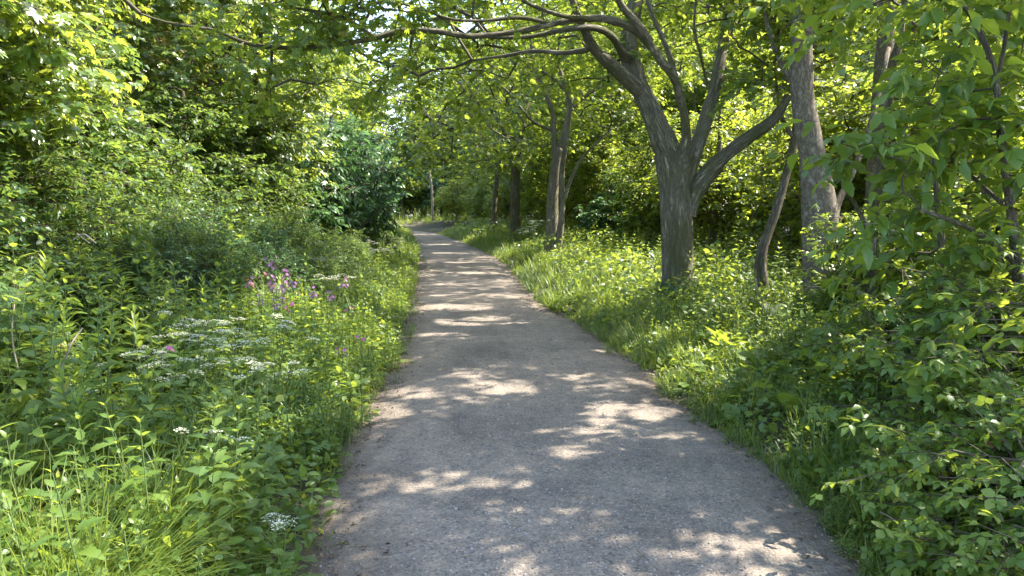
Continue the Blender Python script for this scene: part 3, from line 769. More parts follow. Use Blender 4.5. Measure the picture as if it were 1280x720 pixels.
wt = [wood_tree('woodland_tree', '', 'tree', 8.5, 2.7, 340, LEAF_OV, .17, M_BACK, M_BARK2, .12),
      wood_tree('woodland_tree', '', 'tree', 7.5, 2.5, 300, LEAF_SM, .19, M_BACK, M_BARK2, .08),
      wood_tree('woodland_tree', '', 'tree', 11, 3.2, 380, LEAF_OV, .2, M_CANOPY, M_BARK2, .15)]
tall = [wood_tree('thicket_bush', '', 'bush', 3.6, 1.5, 300, LEAF_SM, .085, M_BUSH, M_BARK2, .03, False, 6, 8), wood_tree('thicket_bush', '', 'bush', 3.3, 1.5, 300, LEAF_LANCE, .11, M_BUSH, M_BARK2, .03, False, 6, 8)]
sm_t = [wood_tree('hazel_bush', '', 'bush', 4.2, 1.7, 260, LEAF_OV, .12, M_BACK, M_BARK2, .06),
        wood_tree('hazel_bush', '', 'bush', 3.6, 1.6, 240, LEAF_OV, .11, M_SHRUB, M_BARK2, .05)]
conif = wood_tree('cypress_tree', '', 'conifer', 8.5, 1.7, 600, LEAF_LANCE, .2, M_OLIVE, M_BARK2, .12, True, 6, 7)
darkb = [wood_tree('dark_bush', '', 'bush', 3.6, 1.9, 330, LEAF_LANCE, .17, M_DARK, M_BARK2, .04, False, 6, 7),
         wood_tree('dark_bush', '', 'bush', 3.0, 1.7, 300, LEAF_OV, .13, M_DARK, M_BARK2, .04, False, 6, 7)]


def put(P, x, y, sc, label, group, rz=None, dz=-.02):
    return P.put((x, y, ghz(x, y) + dz), rng.uniform(0, 2 * PI) if rz is None else rz, sc, label, group)


G1 = 'trees of the wood behind the right verge'
for (x, y, k, s) in [(x_ + (2.6 if y_ < 26 else 0), y_, k_, s_) for (x_, y_, k_, s_) in [(9.2, 9, 0, .9), (8.0, 13.5, 1, .95), (11, 12.5, 2, .8), (7.6, 18, 0, .9), (10.5, 17, 2, .85), (13.5, 15, 0, 1.1), (6.4, 23, 1, 1), (9.6, 24, 0, 1.1), (13, 22, 2, 1), (5.2, 29, 0, 1), (8.3, 31, 2, 1), (12, 30, 0, 1.2), (4.2, 36, 1, 1.1), (7.2, 39, 2, 1.1), (3, 43, 0, 1.1), (10.5, 6.0, 1, .95), (12.5, 4, 0, 1), (16, 10, 2, 1), (17, 19, 2, 1.1), (16, 28, 2, 1.2), (12, 38, 2, 1.2), (17, 14, 2, 1.2), (15, 20, 2, 1.3)]]:
    put(wt[k], x, y, s, 'leafy woodland tree in the yellow-green wood behind the right verge', G1)
G2 = 'trees of the wood behind the left bank'
for (x, y, k, s) in [(-9.5, 9, 0, 1), (-8.6, 13, 2, .8), (-11, 18, 2, .9), (-8.4, 22, 0, 1), (-9.5, 28, 2, .8), (-12, 24, 2, 1), (-13, 13, 0, 1.2), (-11.5, 5.5, 1, 1.1), (-15, 34, 2, 1), (-12.5, 40, 0, 1.1), (-18, 22, 2, 1.2), (-16, 8, 2, 1), (-7.6, 34, 0, 1), (-8.2, 29, 1, .95), (-9.4, 38, 2, .85), (-11, 44, 2, .9)]:
    put(wt[k], x, y, s, 'leafy woodland tree standing in the wood behind the left bank', G2)
G3 = 'distant trees where the path bends'
for (x, y, k, s) in [(-9, 54, 1, .75), (-4, 58, 0, .8), (4, 52, 1, .9), (-7, 60, 0, .8), (-13, 66, 1, .85), (-2.5, 60, 2, .75), (-18, 60, 0, .9), (4, 57, 2, .9), (-11, 76, 2, .7), (-20, 75, 2, .8), (-26, 68, 0, 1.1), (-5, 72, 2, .75), (-22, 50, 2, 1.1), (-17, 44, 0, 1), (10, 52, 2, 1.2), (16, 45, 2, 1.3), (-7, 59, 2, .95), (-1, 60, 2, 1), (-14, 56, 2, 1), (5.5, 47.5, 0, 1), (-11, 58, 0, 1.2), (-6, 65, 2, 1.2), (-16, 64, 2, 1.3), (-1, 66, 2, 1.3), (-5.5, 62, 2, 1.5), (3.5, 57, 2, 1.5), (5, 47, 2, 1.5), (9, 41, 2, 1.5), (-14.5, 50, 2, 1.6), (3, 62, 2, 1.8), (-3, 64, 0, 1.9), (14, 36, 2, 1.5)]:
    put(wt[k], x, y, s, 'distant tree closing the view where the path bends', G3)
for q in range(30):
    x, y = -15 + (q % 15) * 1.25 + rng.normal() * .2, (53.5 if q < 15 else 58) + rng.normal() * .8
    put(sm_t[q % 2] if q % 4 else darkb[q % 2], x, y, rng.uniform(.85, 1.3), 'bushy undergrowth closing the view at the bend of the path', 'bushes at the bend of the path')
for (x, y, k, s) in [(-3.4, 45.5, 0, .8), (-1.8, 43.5, 1, .8), (-.4, 40.5, 0, .9), (-2.2, 48, 1, 1.1), (.6, 46, 0, 1.2)]:
    put(sm_t[k], x, y, s, 'hazel bush on the right just before the path bends', 'hazel bushes before the bend')
put(conif, -8.0, 16.5, 1.0, 'olive-brown feathery conifer between the maples, upper left', None)
put(conif, -10.5, 19.5, 1.15, 'darker taller conifer half hidden at the top left', None)
DB = 'dark bushes left of the path'
for (x, y, k, s, lab) in [(-4.35, 18.0, 0, 1.15, 'dark blue-green bush overhanging the far left edge of the path'), (-5.0, 21.5, 0, 1.1, None), (-5.0, 15.8, 1, .9, None), (-7.2, 19, 0, 1.0, None), (-5.6, 26, 1, 1.1, None), (-6.8, 31, 0, 1.1, None), (-8.4, 37, 1, 1.2, None)]:
    put(darkb[k], x, y, s, lab or 'dense dark bush in the row behind the left verge flowers', DB)
for (x, y, k, s) in [(-5.0, 5.6, 0, .85), (-5.7, 7.3, 1, .95), (-5.3, 8.9, 0, .95), (-6.6, 8.2, 0, 1.1), (-5.5, 10.6, 1, .78), (-6.9, 10.4, 0, 1.15), (-5.2, 12.3, 0, .85), (-6.6, 12.6, 1, .85), (-5.4, 13.8, 1, 1.05), (-7.4, 6.2, 1, 1.1), (-8.3, 9.6, 0, 1.3), (-8.3, 12.6, 0, 1.3), (-7.2, 14.6, 0, .85)]:
    put(tall[k], x, y, s * 1.06, 'tall light green bush at the back of the left thicket, under the maples', 'tall bushes at the back of the left thicket')
HB = 'hazel bushes behind the right verge'
for (x, y, k, s) in [(5.6, 14.0, 0, 1), (4.7, 17.5, 0, .95), (6.6, 11.3, 1, 1), (3.9, 21.5, 1, 1), (5.8, 8.3, 1, .85), (3.1, 26, 0, 1), (7.6, 9.6, 0, 1), (2.2, 31, 0, 1), (1.4, 37, 1, 1.1), (.2, 43, 0, 1), (6.2, 16.5, 1, 1), (5.2, 20.5, 0, 1.1), (4.4, 28.5, 0, 1.1), (3.4, 33.5, 1, 1.2), (5.9, 25.5, 1, 1.2), (7.4, 21, 0, 1.2), (8.2, 15.5, 1, 1.2), (2.0, 34.5, 0, .9), (8.4, 12, 0, 1.2), (8.8, 9.0, 1, 1.2), (10.4, 10.6, 0, 1.3), (9.6, 7.0, 0, 1.2), (11.6, 8.4, 1, 1.4), (7.0, 7.2, 1, .9), (6.9, 13.2, 1, 1.0), (9.5, 14, 0, 1.3), (10.8, 17, 1, 1.4), (9.0, 19, 0, 1.3), (8.6, 25, 1, 1.4), (6.8, 29, 0, 1.4), (9.8, 29, 1, 1.5), (5.4, 34, 0, 1.4), (8.0, 35, 1, 1.5), (12.4, 22, 0, 1.5), (13, 13, 1, 1.4), (4.8, 40, 1, 1.4), (12.8, 27, 1, 1.6), (3.0, 40, 0, 1.3)]:
    put(sm_t[k], x, y, s, 'backlit hazel bush in the row behind the right verge', HB)
for (x, y, s) in [(3.35, 7.7, .38), (3.95, 7.9, .42), (4.5, 7.6, .45)]:
    put(sm_t[1], x, y, s, 'low leafy bush hiding the foot of the lichen-spotted trunk', 'low bushes at the lichen-spotted trunk')
put(darkb[1], 3.2, 23.6, .8, 'dark shadowy bush behind the twin-stemmed tree', None)
put(darkb[0], 4.6, 25.0, .9, 'deep green bush closing the gap right of the twin-stemmed tree', None)
# pale dead pole far away
g = Geo(); q0 = at(541, 262, 47); q0[2] = ghz(q0[0], q0[1]); L, r = limb([(541, 275, 47, 3.2), (540, 240, 47, 3), (537, 215, 47, 2.8), (535, 195, 47, 2.4)], 14); tube(g, L, r, 8, .9, True)
tag(g.obj('dead_tree', M_DEAD, None, True), 'pale bare pole-like dead trunk far off beside the bend', 'dead tree')

# ------------------------------------------------------------------ shrubs built once per kind
def shrub(name, cat, rx, ry, h, nclus, leaf, size, mat, K=6, J=7, twig=.3, nst=7, low=.1, tr=.003, shell=.45, droop=.25):
    root = thing(name, '', cat)
    gl, gt = Geo(), Geo(); st = []
    gs = Geo()
    for q in range(nst):
        a = rng.uniform(0, 2 * PI); e = rng.uniform(.3, .75)
        L, r = tl([(rng.normal() * .1, rng.normal() * .1, -.05), (math.cos(a) * rx * e * .35, math.sin(a) * ry * e * .35, h * .4), (math.cos(a) * rx * e * .8, math.sin(a) * ry * e * .8, h * .8)], .012 + .006 * h, .005, 10)
        tube(gs, L, r, 5, rng.uniform(.2, .7)); st.append(L)
    gs.obj('stem', M_TWIG, root, True)
    Cn = ellipsoid_points(nclus, (0, 0, h * .38), (rx, ry, h * .62), h * low, shell)
    Cn += (vnoise(Cn[:, 0] * 2.2 + 5, Cn[:, 1] * 2.2, 77) - .5)[:, None] * np.array([.2, .2, .5]) * h
    out = grow(gt, st, Cn, .0028, .2, .15, .002, .012, 4)
    out = nrm(out + np.stack([Cn[:, 0] / rx, Cn[:, 1] / ry, Cn[:, 2] / h * .6], -1) * .6)
    sprays(gl, gt, Cn, out, leaf, size, K, J, twig, False, droop, tr, .6)
    gt.obj('twigs', M_TWIG, root); gl.obj('leaves', mat, root)
    return Proto(root)


# tall leafy shrub with broad oval leaves, right foreground
def sapling(label, stems, crowns, size, grp):
    b = stems[0][0][0].copy()
    root = thing('leafy_shrub', label, 'shrub', tuple(b), 0, grp)
    for (L, r) in stems:
        wood('stem', L - b, r, 7, M_BARK2, root)
    Cn = np.concatenate([ellipsoid_points(*c) for c in crowns]); gl, gt = Geo(), Geo()
    out = grow(gt, [L for L, r in stems], Cn, .003, .25, .1, .0025, .012, 4)
    sprays(gl, gt, Cn, out, LEAF_FINE, size, 4, 7, .34, 'path', .45, .0022, .3, .25)
    for g in (gl, gt):
        for v in g.V: v -= b.astype(np.float32)
    gt.obj('twigs', M_TWIG, root); gl.obj('leaves', M_SHRUB, root)


def st_to_ground(pix, n=24):
    L, r = limb(pix, n); L[0, 2] = ghz(L[0, 0], L[0, 1]); return L, r


sapling('tall oval-leaved shrub with a thin upright stem at the right picture edge',
        [st_to_ground([(1275, 420, 4.6, 16), (1272, 330, 4.6, 14), (1262, 250, 4.6, 11), (1250, 160, 4.6, 9), (1243, 90, 4.6, 8), (1220, 30, 4.6, 7), (1190, -10, 4.5, 5)]),
         limb([(1270, 330, 4.6, 7), (1235, 300, 4.5, 6), (1200, 280, 4.4, 6), (1150, 262, 4.3, 4)], 12), limb([(1264, 265, 4.6, 6), (1220, 225, 4.8, 5), (1180, 190, 4.9, 4)], 12), limb([(1245, 110, 4.6, 6), (1255, 60, 4.5, 5), (1262, 10, 4.4, 4)], 8)],
        [(34, (2.95, 4.7, 2.75), (.75, .8, .75), 1.9), (30, (2.7, 4.6, 1.9), (.7, .6, .5), 1.35), (24, (3.2, 4.7, 1.2), (.7, .6, .45), .75)], .125, None)
sapling('oval-leaved shrub with hanging leaves half hiding the lichen-spotted trunk',
        [st_to_ground([(1092, 420, 6.6, 13), (1090, 330, 6.6, 11), (1096, 240, 6.6, 8), (1110, 150, 6.6, 7), (1120, 60, 6.6, 5)]), limb([(1092, 300, 6.6, 6), (1060, 240, 6.4, 5), (1030, 200, 6.2, 3)], 10)],
        [(44, (4.05, 6.6, 2.6), (.8, .9, 1.0), 1.4), (24, (3.9, 6.6, 1.3), (.8, .7, .5), .75), (26, (3.35, 6.9, 1.3), (.6, .5, .5), .7), (22, (2.75, 6.5, 3.45), (.5, .7, .45), 3.0)], .115, None)
sapling('young oval-leaved shrub behind the brambles near the right edge',
        [st_to_ground([(1190, 430, 5.6, 12), (1180, 330, 5.6, 9), (1170, 230, 5.6, 7), (1160, 120, 5.6, 5)]), st_to_ground([(1230, 430, 5.9, 11), (1235, 300, 5.9, 8), (1225, 180, 5.9, 6)])],
        [(40, (3.7, 5.8, 2.1), (.8, .7, .9), 1.2), (26, (3.2, 5.6, 1.1), (.7, .5, .4), .7), (26, (3.9, 6.0, 3.1), (.8, .8, .8), 2.2)], .115, None)
bramble = [shrub('bramble_bush', 'bramble', .75, .7, .85, 150, LEAF_TRI, .10, M_BRAM, 3, 5, .26, 9, .06),
           shrub('bramble_bush', 'bramble', .6, .6, .65, 120, LEAF_TRI, .09, M_BRAM, 3, 5, .22, 8, .06)]
BR = 'brambles on the right foreground bank'
for (x, y, k, s) in [(2.25, 2.75, 0, .9), (2.05, 3.15, 1, .75), (2.75, 3.5, 0, 1.25), (2.35, 3.5, 1, .8), (3.3, 3.6, 0, 1.4), (3.6, 4.6, 0, 1.4), (3.05, 4.9, 0, 1.15), (2.45, 3.9, 1, .65), (3.2, 3.0, 0, 1.0), (3.0, 4.2, 0, .85), (2.75, 4.8, 1, .65), (3.5, 4.0, 0, 1.0), (3.1, 5.4, 0, .7), (3.8, 5.0, 0, .9), (3.3, 6.3, 1, .65), (3.9, 6.2, 0, .9), (1.95, 2.5, 1, .55), (4.3, 5.2, 0, 1.1), (4.5, 7, 0, 1.0), (4.4, 8.4, 0, .9)]:
    put(bramble[k], x, y, s, 'low bramble mound with toothed leaflets on the right foreground bank', BR)
bank = [shrub('bank_shrub', 'shrub', 1.0, 1.0, 1.75, 300, LEAF_SM, .065, M_BUSH, 6, 8, .26, 9, .05),
        shrub('bank_shrub', 'shrub', 1.1, 1.0, 1.9, 300, LEAF_LANCE, .10, M_BUSH, 6, 8, .28, 9, .05),
        shrub('bank_shrub', 'shrub', .9, .9, 1.5, 240, LEAF_FERN, .17, M_BUSH, 3, 4, .25, 9, .05),
        shrub('bank_shrub', 'shrub', .9, .9, 1.6, 260, LEAF_SM, .055, M_DARK, 6, 8, .24, 9, .05)]
BK = 'shrubs massed on the left bank'
SP = []
for y in np.arange(3.2, 25, 1.05):
    for d in ((1.75,) if y > 8 else ()) + (2.7, 3.8, 5.0, 6.2):
            SP.append((float(xl(y) - d + rng.normal() * .2), float(y + rng.normal() * .3), d))
for q, (x, y, d) in enumerate(SP):
    s = max(.52, .78 + .20 * (d - 2.9)) * rng.uniform(.88, 1.12)
    k = rng.choice([0, 1, 2, 3], p=[.3, .25, .15, .3]) if d < 5.5 else rng.choice([0, 1, 3])
    put(bank[k], x, y, (min(s, 1.2), min(s, 1.2), s * rng.uniform(.9, 1.1)), ['bluish-green small-leaved shrub in the thicket on the left bank', 'narrow-leaved green shrub in the thicket on the left bank', 'feathery-leaved shrub in the thicket on the left bank', 'dark small-leaved shrub in the thicket on the left bank'][k], BK + (' ' + ['with small leaves', 'with narrow leaves', 'with feathery leaves', 'with dark leaves'][k]))

# ------------------------------------------------------------------ herbs
def stem_line(h, lean=.08, n=8):
    a = rng.uniform(0, 2 * PI); b = rng.uniform(.3, 1) * lean * h
    return smooth_line([(0, 0, -.03), (math.cos(a) * b * .3, math.sin(a) * b * .3, h * .5), (math.cos(a) * b, math.sin(a) * b, h)], n)


def nettle(h, leaf, size, mat, name='nettle', cat='nettle', gap=.065, stems=1, top=.35, up=.1, w=1.):
    root = thing(name, '', cat); gs, gl = Geo(), Geo()
    for s_ in range(stems):
        hh = h * rng.uniform(.75, 1.05); L = stem_line(hh, .14, 10)
        if stems > 1: L = L + np.array([rng.normal() * .07, rng.normal() * .07, 0]) * [1, 1, 0]
        tube(gs, L, np.linspace(.0045, .002, 10), 4, rng.uniform(.2, .8))
        k = int(hh / gap); ts = np.linspace(.12, 1, k); a0 = rng.uniform(0, PI)
        for q, t in enumerate(ts):
            p = np.array([np.interp(t, np.linspace(0, 1, 10), L[:, c]) for c in range(3)])
            f = np.interp(t, [0, .25, .7, 1], [.5, .95, 1, top]); a = a0 + (q % 2) * PI / 2 + rng.normal() * .15
            for e in (0, PI):
                el = np.interp(t, [0, .6, 1], [-.15, .05, .9]) + up + rng.normal() * .12
                d = np.array([math.cos(a + e) * math.cos(el), math.sin(a + e) * math.cos(el), math.sin(el)])
                n_ = np.array([-math.cos(a + e) * math.sin(el), -math.sin(a + e) * math.sin(el), math.cos(el)]) + rng.normal(size=3) * .15
                sz = size * f * rng.uniform(.85, 1.1)
                tube(gs, [p, p + d * sz * .28], .0012, 3, .6)
                scatter(gl, leaf, (p + d * sz * .25)[None], d[None], n_[None], sz, np.clip(.35 + .3 * t + rng.normal() * .12, 0, 1), sz * w)
    gs.obj('stem', M_STEM, root); gl.obj('leaves', mat, root)
    return Proto(root)


def umbel(gf, gs, c, R, axis=(0, 0, 1), nr=17, nf=8, fs=.0046):
    a = rng.uniform(0, 2 * PI, nr); r = R * np.sqrt((np.arange(nr) + .5) / nr); a = np.arange(nr) * 2.4 + a[0]
    P = c + np.stack([r * np.cos(a), r * np.sin(a), .1 * R - .28 * R * (r / R) ** 2 + rng.normal(size=nr) * .004], -1)
    b = c - np.array([0, 0, R * .75])
    for p in P: tube(gs, [b, (b + p) / 2 - [0, 0, .004], p], .0008, 3, .7)
    Q = (P[:, None] + rng.normal(size=(nr, nf, 3)) * np.array([1, 1, .25]) * R * .105).reshape(-1, 3)
    pent = np.array([(0, 0, 0)] + [(math.cos(t) * q, math.sin(t) * q, .1) for t, q in zip(np.arange(10) * PI / 5, [1, .55] * 5)], float), np.array([(0, i + 1, (i + 1) % 10 + 1) for i in range(10)])
    n = len(Q); scatter(gf, pent, Q, rdir(n) * [1, 1, .2], np.array([0, 0, 1.]) + rng.normal(size=(n, 3)) * .3, fs * rng.uniform(.7, 1.2, n), rng.uniform(.2, 1, n))


def parsley(h, R, heads, leafy=6, leaf=LEAF_FERN, lsz=.26):
    root = thing('white_umbel_plant', '', 'umbel plant'); gs, gl = Geo(), Geo()
    L = stem_line(h * .8, .06, 9); tube(gs, L, np.linspace(.006, .0035, 9), 6, .45)
    fl = []
    for q in range(heads):
        t = 1 if q == 0 else rng.uniform(.5, .9); i = int(t * 8); p = L[i]
        a = q * 2.4 + rng.uniform(0, .5); o = 0 if q == 0 else rng.uniform(.10, .22)
        e = np.array([p[0] + math.cos(a) * o, p[1] + math.sin(a) * o, h * rng.uniform(.86, 1.0)]); RR = R * (1 if q == 0 else rng.uniform(.65, .95))
        tube(gs, smooth_line([p, (p + e) / 2 + [math.cos(a) * o * .25, math.sin(a) * o * .25, -.02], e - [0, 0, RR * .75]], 6), .0024, 4, .6)
        gf = Geo(); umbel(gf, gs, e, RR); fl.append(gf)
    for q in range(leafy):
        t = rng.uniform(.15, .75); p = L[int(t * 8)]; a = q * 2.4; d = np.array([math.cos(a), math.sin(a), .55])
        tube(gs, [p, p + d * .09], .002, 4, .6)
        scatter(gl, leaf, (p + d * .08)[None], np.array([[d[0], d[1], .15]]), np.array([[0, 0, 1.]]) + rng.normal(size=(1, 3)) * .2, lsz * (1.1 - .5 * t), rng.uniform(.3, .8))
    gs.obj('stem', M_STEM, root)
    for gf in fl: gf.obj('flower_head', M_WHITE, root)
    gl.obj('leaves', M_HERB, root)
    return Proto(root)


def campion(h, mat, n=7, spike=False):
    root = thing('pink_campion' if not spike else 'purple_flower_spike', '', 'flower'); gs, gl = Geo(), Geo()
    L = stem_line(h, .12, 9); tube(gs, L, np.linspace(.0035, .0018, 9), 4, .4)
    for q in range(7):
        t = .1 + .1 * q; p = L[int(t * 8)]
        for e in (0, PI):
            a = q * PI / 2 + e + rng.normal() * .2; d = np.array([math.cos(a), math.sin(a), .45])
            scatter(gl, LEAF_LANCE, p[None], d[None], np.array([[-d[0], -d[1], 2.]]), .10 * (1.1 - .7 * t), rng.uniform(.3, .8), .15)
    pet = np.array([(0, 0, 0), (-.28, .6, .05), (-.36, .95, 0), (-.1, .86, .03), (0, .72, .03), (.1, .86, .03), (.36, .95, 0), (.28, .6, .05)], float), np.array([(0, 4, 1), (1, 4, 3), (1, 3, 2), (0, 7, 4), (4, 7, 5), (7, 6, 5)])
    gfs = []
    for q in range(n):
        gf = Geo(); a = q * 2.4
        if spike:
            c = L[-1] + np.array([math.cos(a) * .022, math.sin(a) * .022, -.17 * q / n + .01])
        else:
            c = L[-1] + np.array([math.cos(a) * .05 * rng.uniform(.3, 1), math.sin(a) * .05 * rng.uniform(.3, 1), rng.uniform(-.06, .03)])
            tube(gs, [L[-2], (L[-2] + c) / 2 + [0, 0, -.01], c], .0013, 3, .5)
        ax = nrm(np.array([math.cos(a), math.sin(a), .8]) + rng.normal(size=3) * .2)
        u = nrm(np.cross(ax, [0, 0, 1.])); v = np.cross(ax, u); th = np.arange(5) * 2 * PI / 5
        d = np.cos(th)[:, None] * u + np.sin(th)[:, None] * v + ax * .25
        scatter(gf, pet, np.repeat(c[None], 5, 0), d, np.repeat(ax[None], 5, 0), .0165, rng.uniform(.1, .9, 5)); gfs.append(gf)
    gs.obj('stem', M_STEM, root); gl.obj('leaves', M_HERB, root)
    for gf in gfs: gf.obj('flower', mat, root)
    return Proto(root)


def grass_tuft(h, nb, w=.004, seed_heads=0):
    root = thing('grass_tuft', '', 'grass'); gl, gs = Geo(), Geo()
    for q in range(nb):
        a = rng.uniform(0, 2 * PI); el = rng.uniform(.9, 1.45); d = np.array([math.cos(a) * math.cos(el), math.sin(a) * math.cos(el), math.sin(el)])
        n_ = np.array([-d[0] * 1., -d[1] * 1., .4]) ; hh = h * rng.uniform(.5, 1.05)
        scatter(gl, BLADES[rng.integers(0, 5)], np.array([[rng.normal() * .025, rng.normal() * .025, 0]]), d[None], n_[None], hh, rng.uniform(.1, 1), w * rng.uniform(.7, 1.3))
    gl.obj('blades', M_GRASS, root)
    for q in range(seed_heads):
        L = stem_line(h * rng.uniform(1.0, 1.35), .3, 9); tube(gs, L, np.linspace(.0016, .0009, 9), 3, .9)
        k = 26; t = rng.uniform(.76, 1, k); P = np.stack([np.interp(t, np.linspace(0, 1, 9), L[:, c]) for c in range(3)], -1)
        gh = Geo(); scatter(gh, LEAF_TINY, P, rdir(k, 1.2), rdir(k), rng.uniform(.014, .026, k), rng.uniform(.5, 1, k), .006); gh.obj('seed_head', M_GRASS, root)
    gs.obj('stalk', M_STEM, root)
    return Proto(root)


def rosette(n, leaf, size, mat, name, cat, el=(.2, 1.0), stalk=.1):
    root = thing(name, '', cat); gl, gs = Geo(), Geo()
    for q in range(n):
        a = q * 2.4 + rng.normal() * .2; e = rng.uniform(*el); d = np.array([math.cos(a) * math.cos(e), math.sin(a) * math.cos(e), math.sin(e)])
        p = d * stalk * rng.uniform(.4, 1.6); tube(gs, [(0, 0, 0), p], .002, 4, .6)
        scatter(gl, leaf, p[None], (d - [0, 0, .3])[None], np.array([[-d[0] * .5, -d[1] * .5, 1.]]) + rng.normal(size=(1, 3)) * .15, size * rng.uniform(.6, 1.1), rng.uniform(.2, .9))
    gs.obj('leaf_stalks', M_STEM, root); gl.obj('leaves', mat, root)
    return Proto(root)


LEAF_NET = ovate(8, .25, .14, .25, .34, .30)
P_net = [nettle(.75, LEAF_NET, .11, M_HERB), nettle(.85, LEAF_NET, .12, M_HERB), nettle(.65, LEAF_NET, .10, M_HERB, stems=2), nettle(.95, LEAF_NET, .115, M_HERB)]
P_wil = [nettle(.95, LEAF_LANCE, .12, M_HERB, 'willowherb', 'willowherb', .032, 1, .55, .45), nettle(.8, LEAF_LANCE, .11, M_HERB, 'willowherb', 'willowherb', .03, 1, .6, .5)]
P_cle = [nettle(.45, LEAF_LANCE, .04, M_HERB, 'low_herb', 'herb', .03, 6, .6, .1), nettle(.38, LEAF_SM, .05, M_HERB, 'low_herb', 'herb', .045, 7, .6, .1), rosette(9, LEAF_FERN, .24, M_HERB, 'low_herb', 'herb', (.3, 1.1))]
P_dock = [rosette(7, LEAF_BROAD, .26, M_HERB, 'broad_leaf_plant', 'dock', (.5, 1.2), .12), rosette(6, LEAF_LOBED, .2, M_SHRUB, 'broad_leaf_plant', 'hogweed', (.3, 1.0), .2)]
P_par = [parsley(.95, .09, 4), parsley(.85, .105, 3), parsley(.75, .065, 4), parsley(1.0, .08, 6)]
P_pink = [campion(.8, M_PINK, 7), campion(.7, M_PINK, 4)]
P_purp = [campion(.95, M_PURPLE, 14, True), campion(.85, M_PURPLE, 9)]
P_salm = [campion(.9, M_SALMON, 6)]
P_gr = [grass_tuft(.7, 16, .004, 7), grass_tuft(.55, 30), grass_tuft(.42, 36), grass_tuft(.6, 20, .0045, 4), grass_tuft(.3, 34, .003)]


def tilt(a=.13):
    return (rng.normal() * a, rng.normal() * a)


# named flowers first: (pixel, depth) gives each plant its spot; foot on the ground below
def spot(u, v, D):
    p = at(u, v, D); return p[0], p[1], p[2] - ghz(p[0], p[1])


PH = [.95, .85, .75, 1.0]
for (u, v, D, k, lab) in [
    (366, 457, 4.15, 1, 'white umbel standing nearest the path of the flat flower heads, in full sun'),
    (330, 455, 4.3, 2, 'white umbel just left of the sunlit one nearest the path'),
    (200, 462, 4.1, 1, 'wide flat white umbel low at the left of the flower drift'),
    (255, 540, 3.2, 2, 'small pale umbel half shaded among nettles below the flower drift'),
    (350, 640, 2.75, 1, 'tiny low white umbel among leaves close to the bottom path edge'),
    (250, 437, 4.5, 0, None), (225, 405, 4.9, 3, None), (285, 402, 5.0, 0, None), (310, 420, 4.7, 1, None), (190, 425, 4.6, 3, None), (265, 388, 5.3, 3, None), (335, 400, 5.1, 2, None), (165, 440, 4.3, 2, None), (215, 385, 5.3, 0, None), (240, 412, 4.7, 0, None), (295, 437, 4.4, 3, None), (268, 415, 4.8, 3, None), (205, 440, 4.3, 3, None)]:
    x, y, h = spot(u, v, D); s = h / PH[k]
    P_par[k].put((x, y, ghz(x, y)), rng.uniform(0, 6), s, lab or 'white flat-topped umbel in the middle of the flower drift on the left bank', 'white umbels in the left flower drift', tilt=(rng.normal() * .09, rng.normal() * .09))
for q in range(26):
    y = rng.uniform(8, 22); x = xl(y) - rng.uniform(.3, 1.5)
    put(P_par[q % 4], x, y, rng.uniform(.7, .95), 'distant white umbel in the herbs along the far left path edge', 'white umbels along the far left edge')
for (x, y) in [(.45, 18.6), (.7, 18.9), (.25, 19.1), (.6, 19.5), (.35, 18.2), (-2.2, 37), (-2.6, 38.5), (-2.0, 38)]:
    put(P_par[rng.integers(0, 4)], x, y, rng.uniform(.9, 1.15), 'white umbel in the clump beside a trunk foot on the far right verge', 'white umbels on the far right verge')
for (u, v, D, P, h0_, lab) in [
    (373, 382, 5.6, P_pink[0], .8, 'brightest magenta-pink flower cluster in the left bank'), (345, 345, 6.4, P_purp[0], .95, None), (360, 338, 6.5, P_purp[0], .95, None), (352, 360, 6.2, P_purp[0], .95, None),
    (338, 325, 6.8, P_purp[1], .85, None), (365, 350, 6.4, P_purp[1], .85, None), (330, 372, 6.0, P_purp[1], .85, None), (350, 378, 5.8, P_purp[1], .85, None), (315, 350, 6.4, P_purp[1], .85, None), (418, 368, 6.3, P_purp[1], .85, None), (425, 352, 6.8, P_purp[1], .85, None), (395, 362, 6.4, P_purp[1], .85, None)]:
    x, y, h = spot(u, v, D)
    P.put((x, y, ghz(x, y)), rng.uniform(0, 6), h / h0_, lab or ('purple flower spike in the purple drift on the left bank' if P is P_purp[0] else 'loose purple flower in the purple drift on the left bank'), 'magenta flowers' if lab else 'purple flowers in the left bank')
for (u, v, D, lab) in [(323, 338, 6.7, 'salmon-pink flower at the left of the purple drift'), (308, 350, 6.4, 'lower salmon-pink flower left of the purple spikes'), (345, 350, 6.2, 'salmon-pink flower in front of the purple spikes')]:
    x, y, h = spot(u, v, D); P_salm[0].put((x, y, ghz(x, y)), rng.uniform(0, 6), h / .9, lab, 'salmon flowers in the left bank')
for (u, v, D, lab) in [(436, 383, 6.2, 'small pink campion upper of three near the path edge'), (450, 418, 5.2, 'small pink campion nearest the path edge'), (424, 434, 4.8, 'small pink campion lowest of three near the path edge'), (212, 432, 4.4, 'lone dark-purple campion head among the white umbels')]:
    x, y, h = spot(u, v, D); P_pink[1].put((x, y, ghz(x, y)), rng.uniform(0, 6), h / .7, lab, 'single campions')
for (u, v, D, lab) in [(122, 368, 4.3, 'tall bright upright leafy spike, left of the white umbels'), (172, 362, 4.6, 'tall bright leafy spike right beside the brightest one'), (70, 400, 4.0, 'leafy spike at the left side of the bank'), (45, 290, 5.2, 'tall leggy leafy stem at far left against the thicket')]:
    x, y, h = spot(u, v, D); P_wil[0].put((x, y, ghz(x, y)), rng.uniform(0, 6), h / .97, lab, 'tall leafy spikes on the left bank')

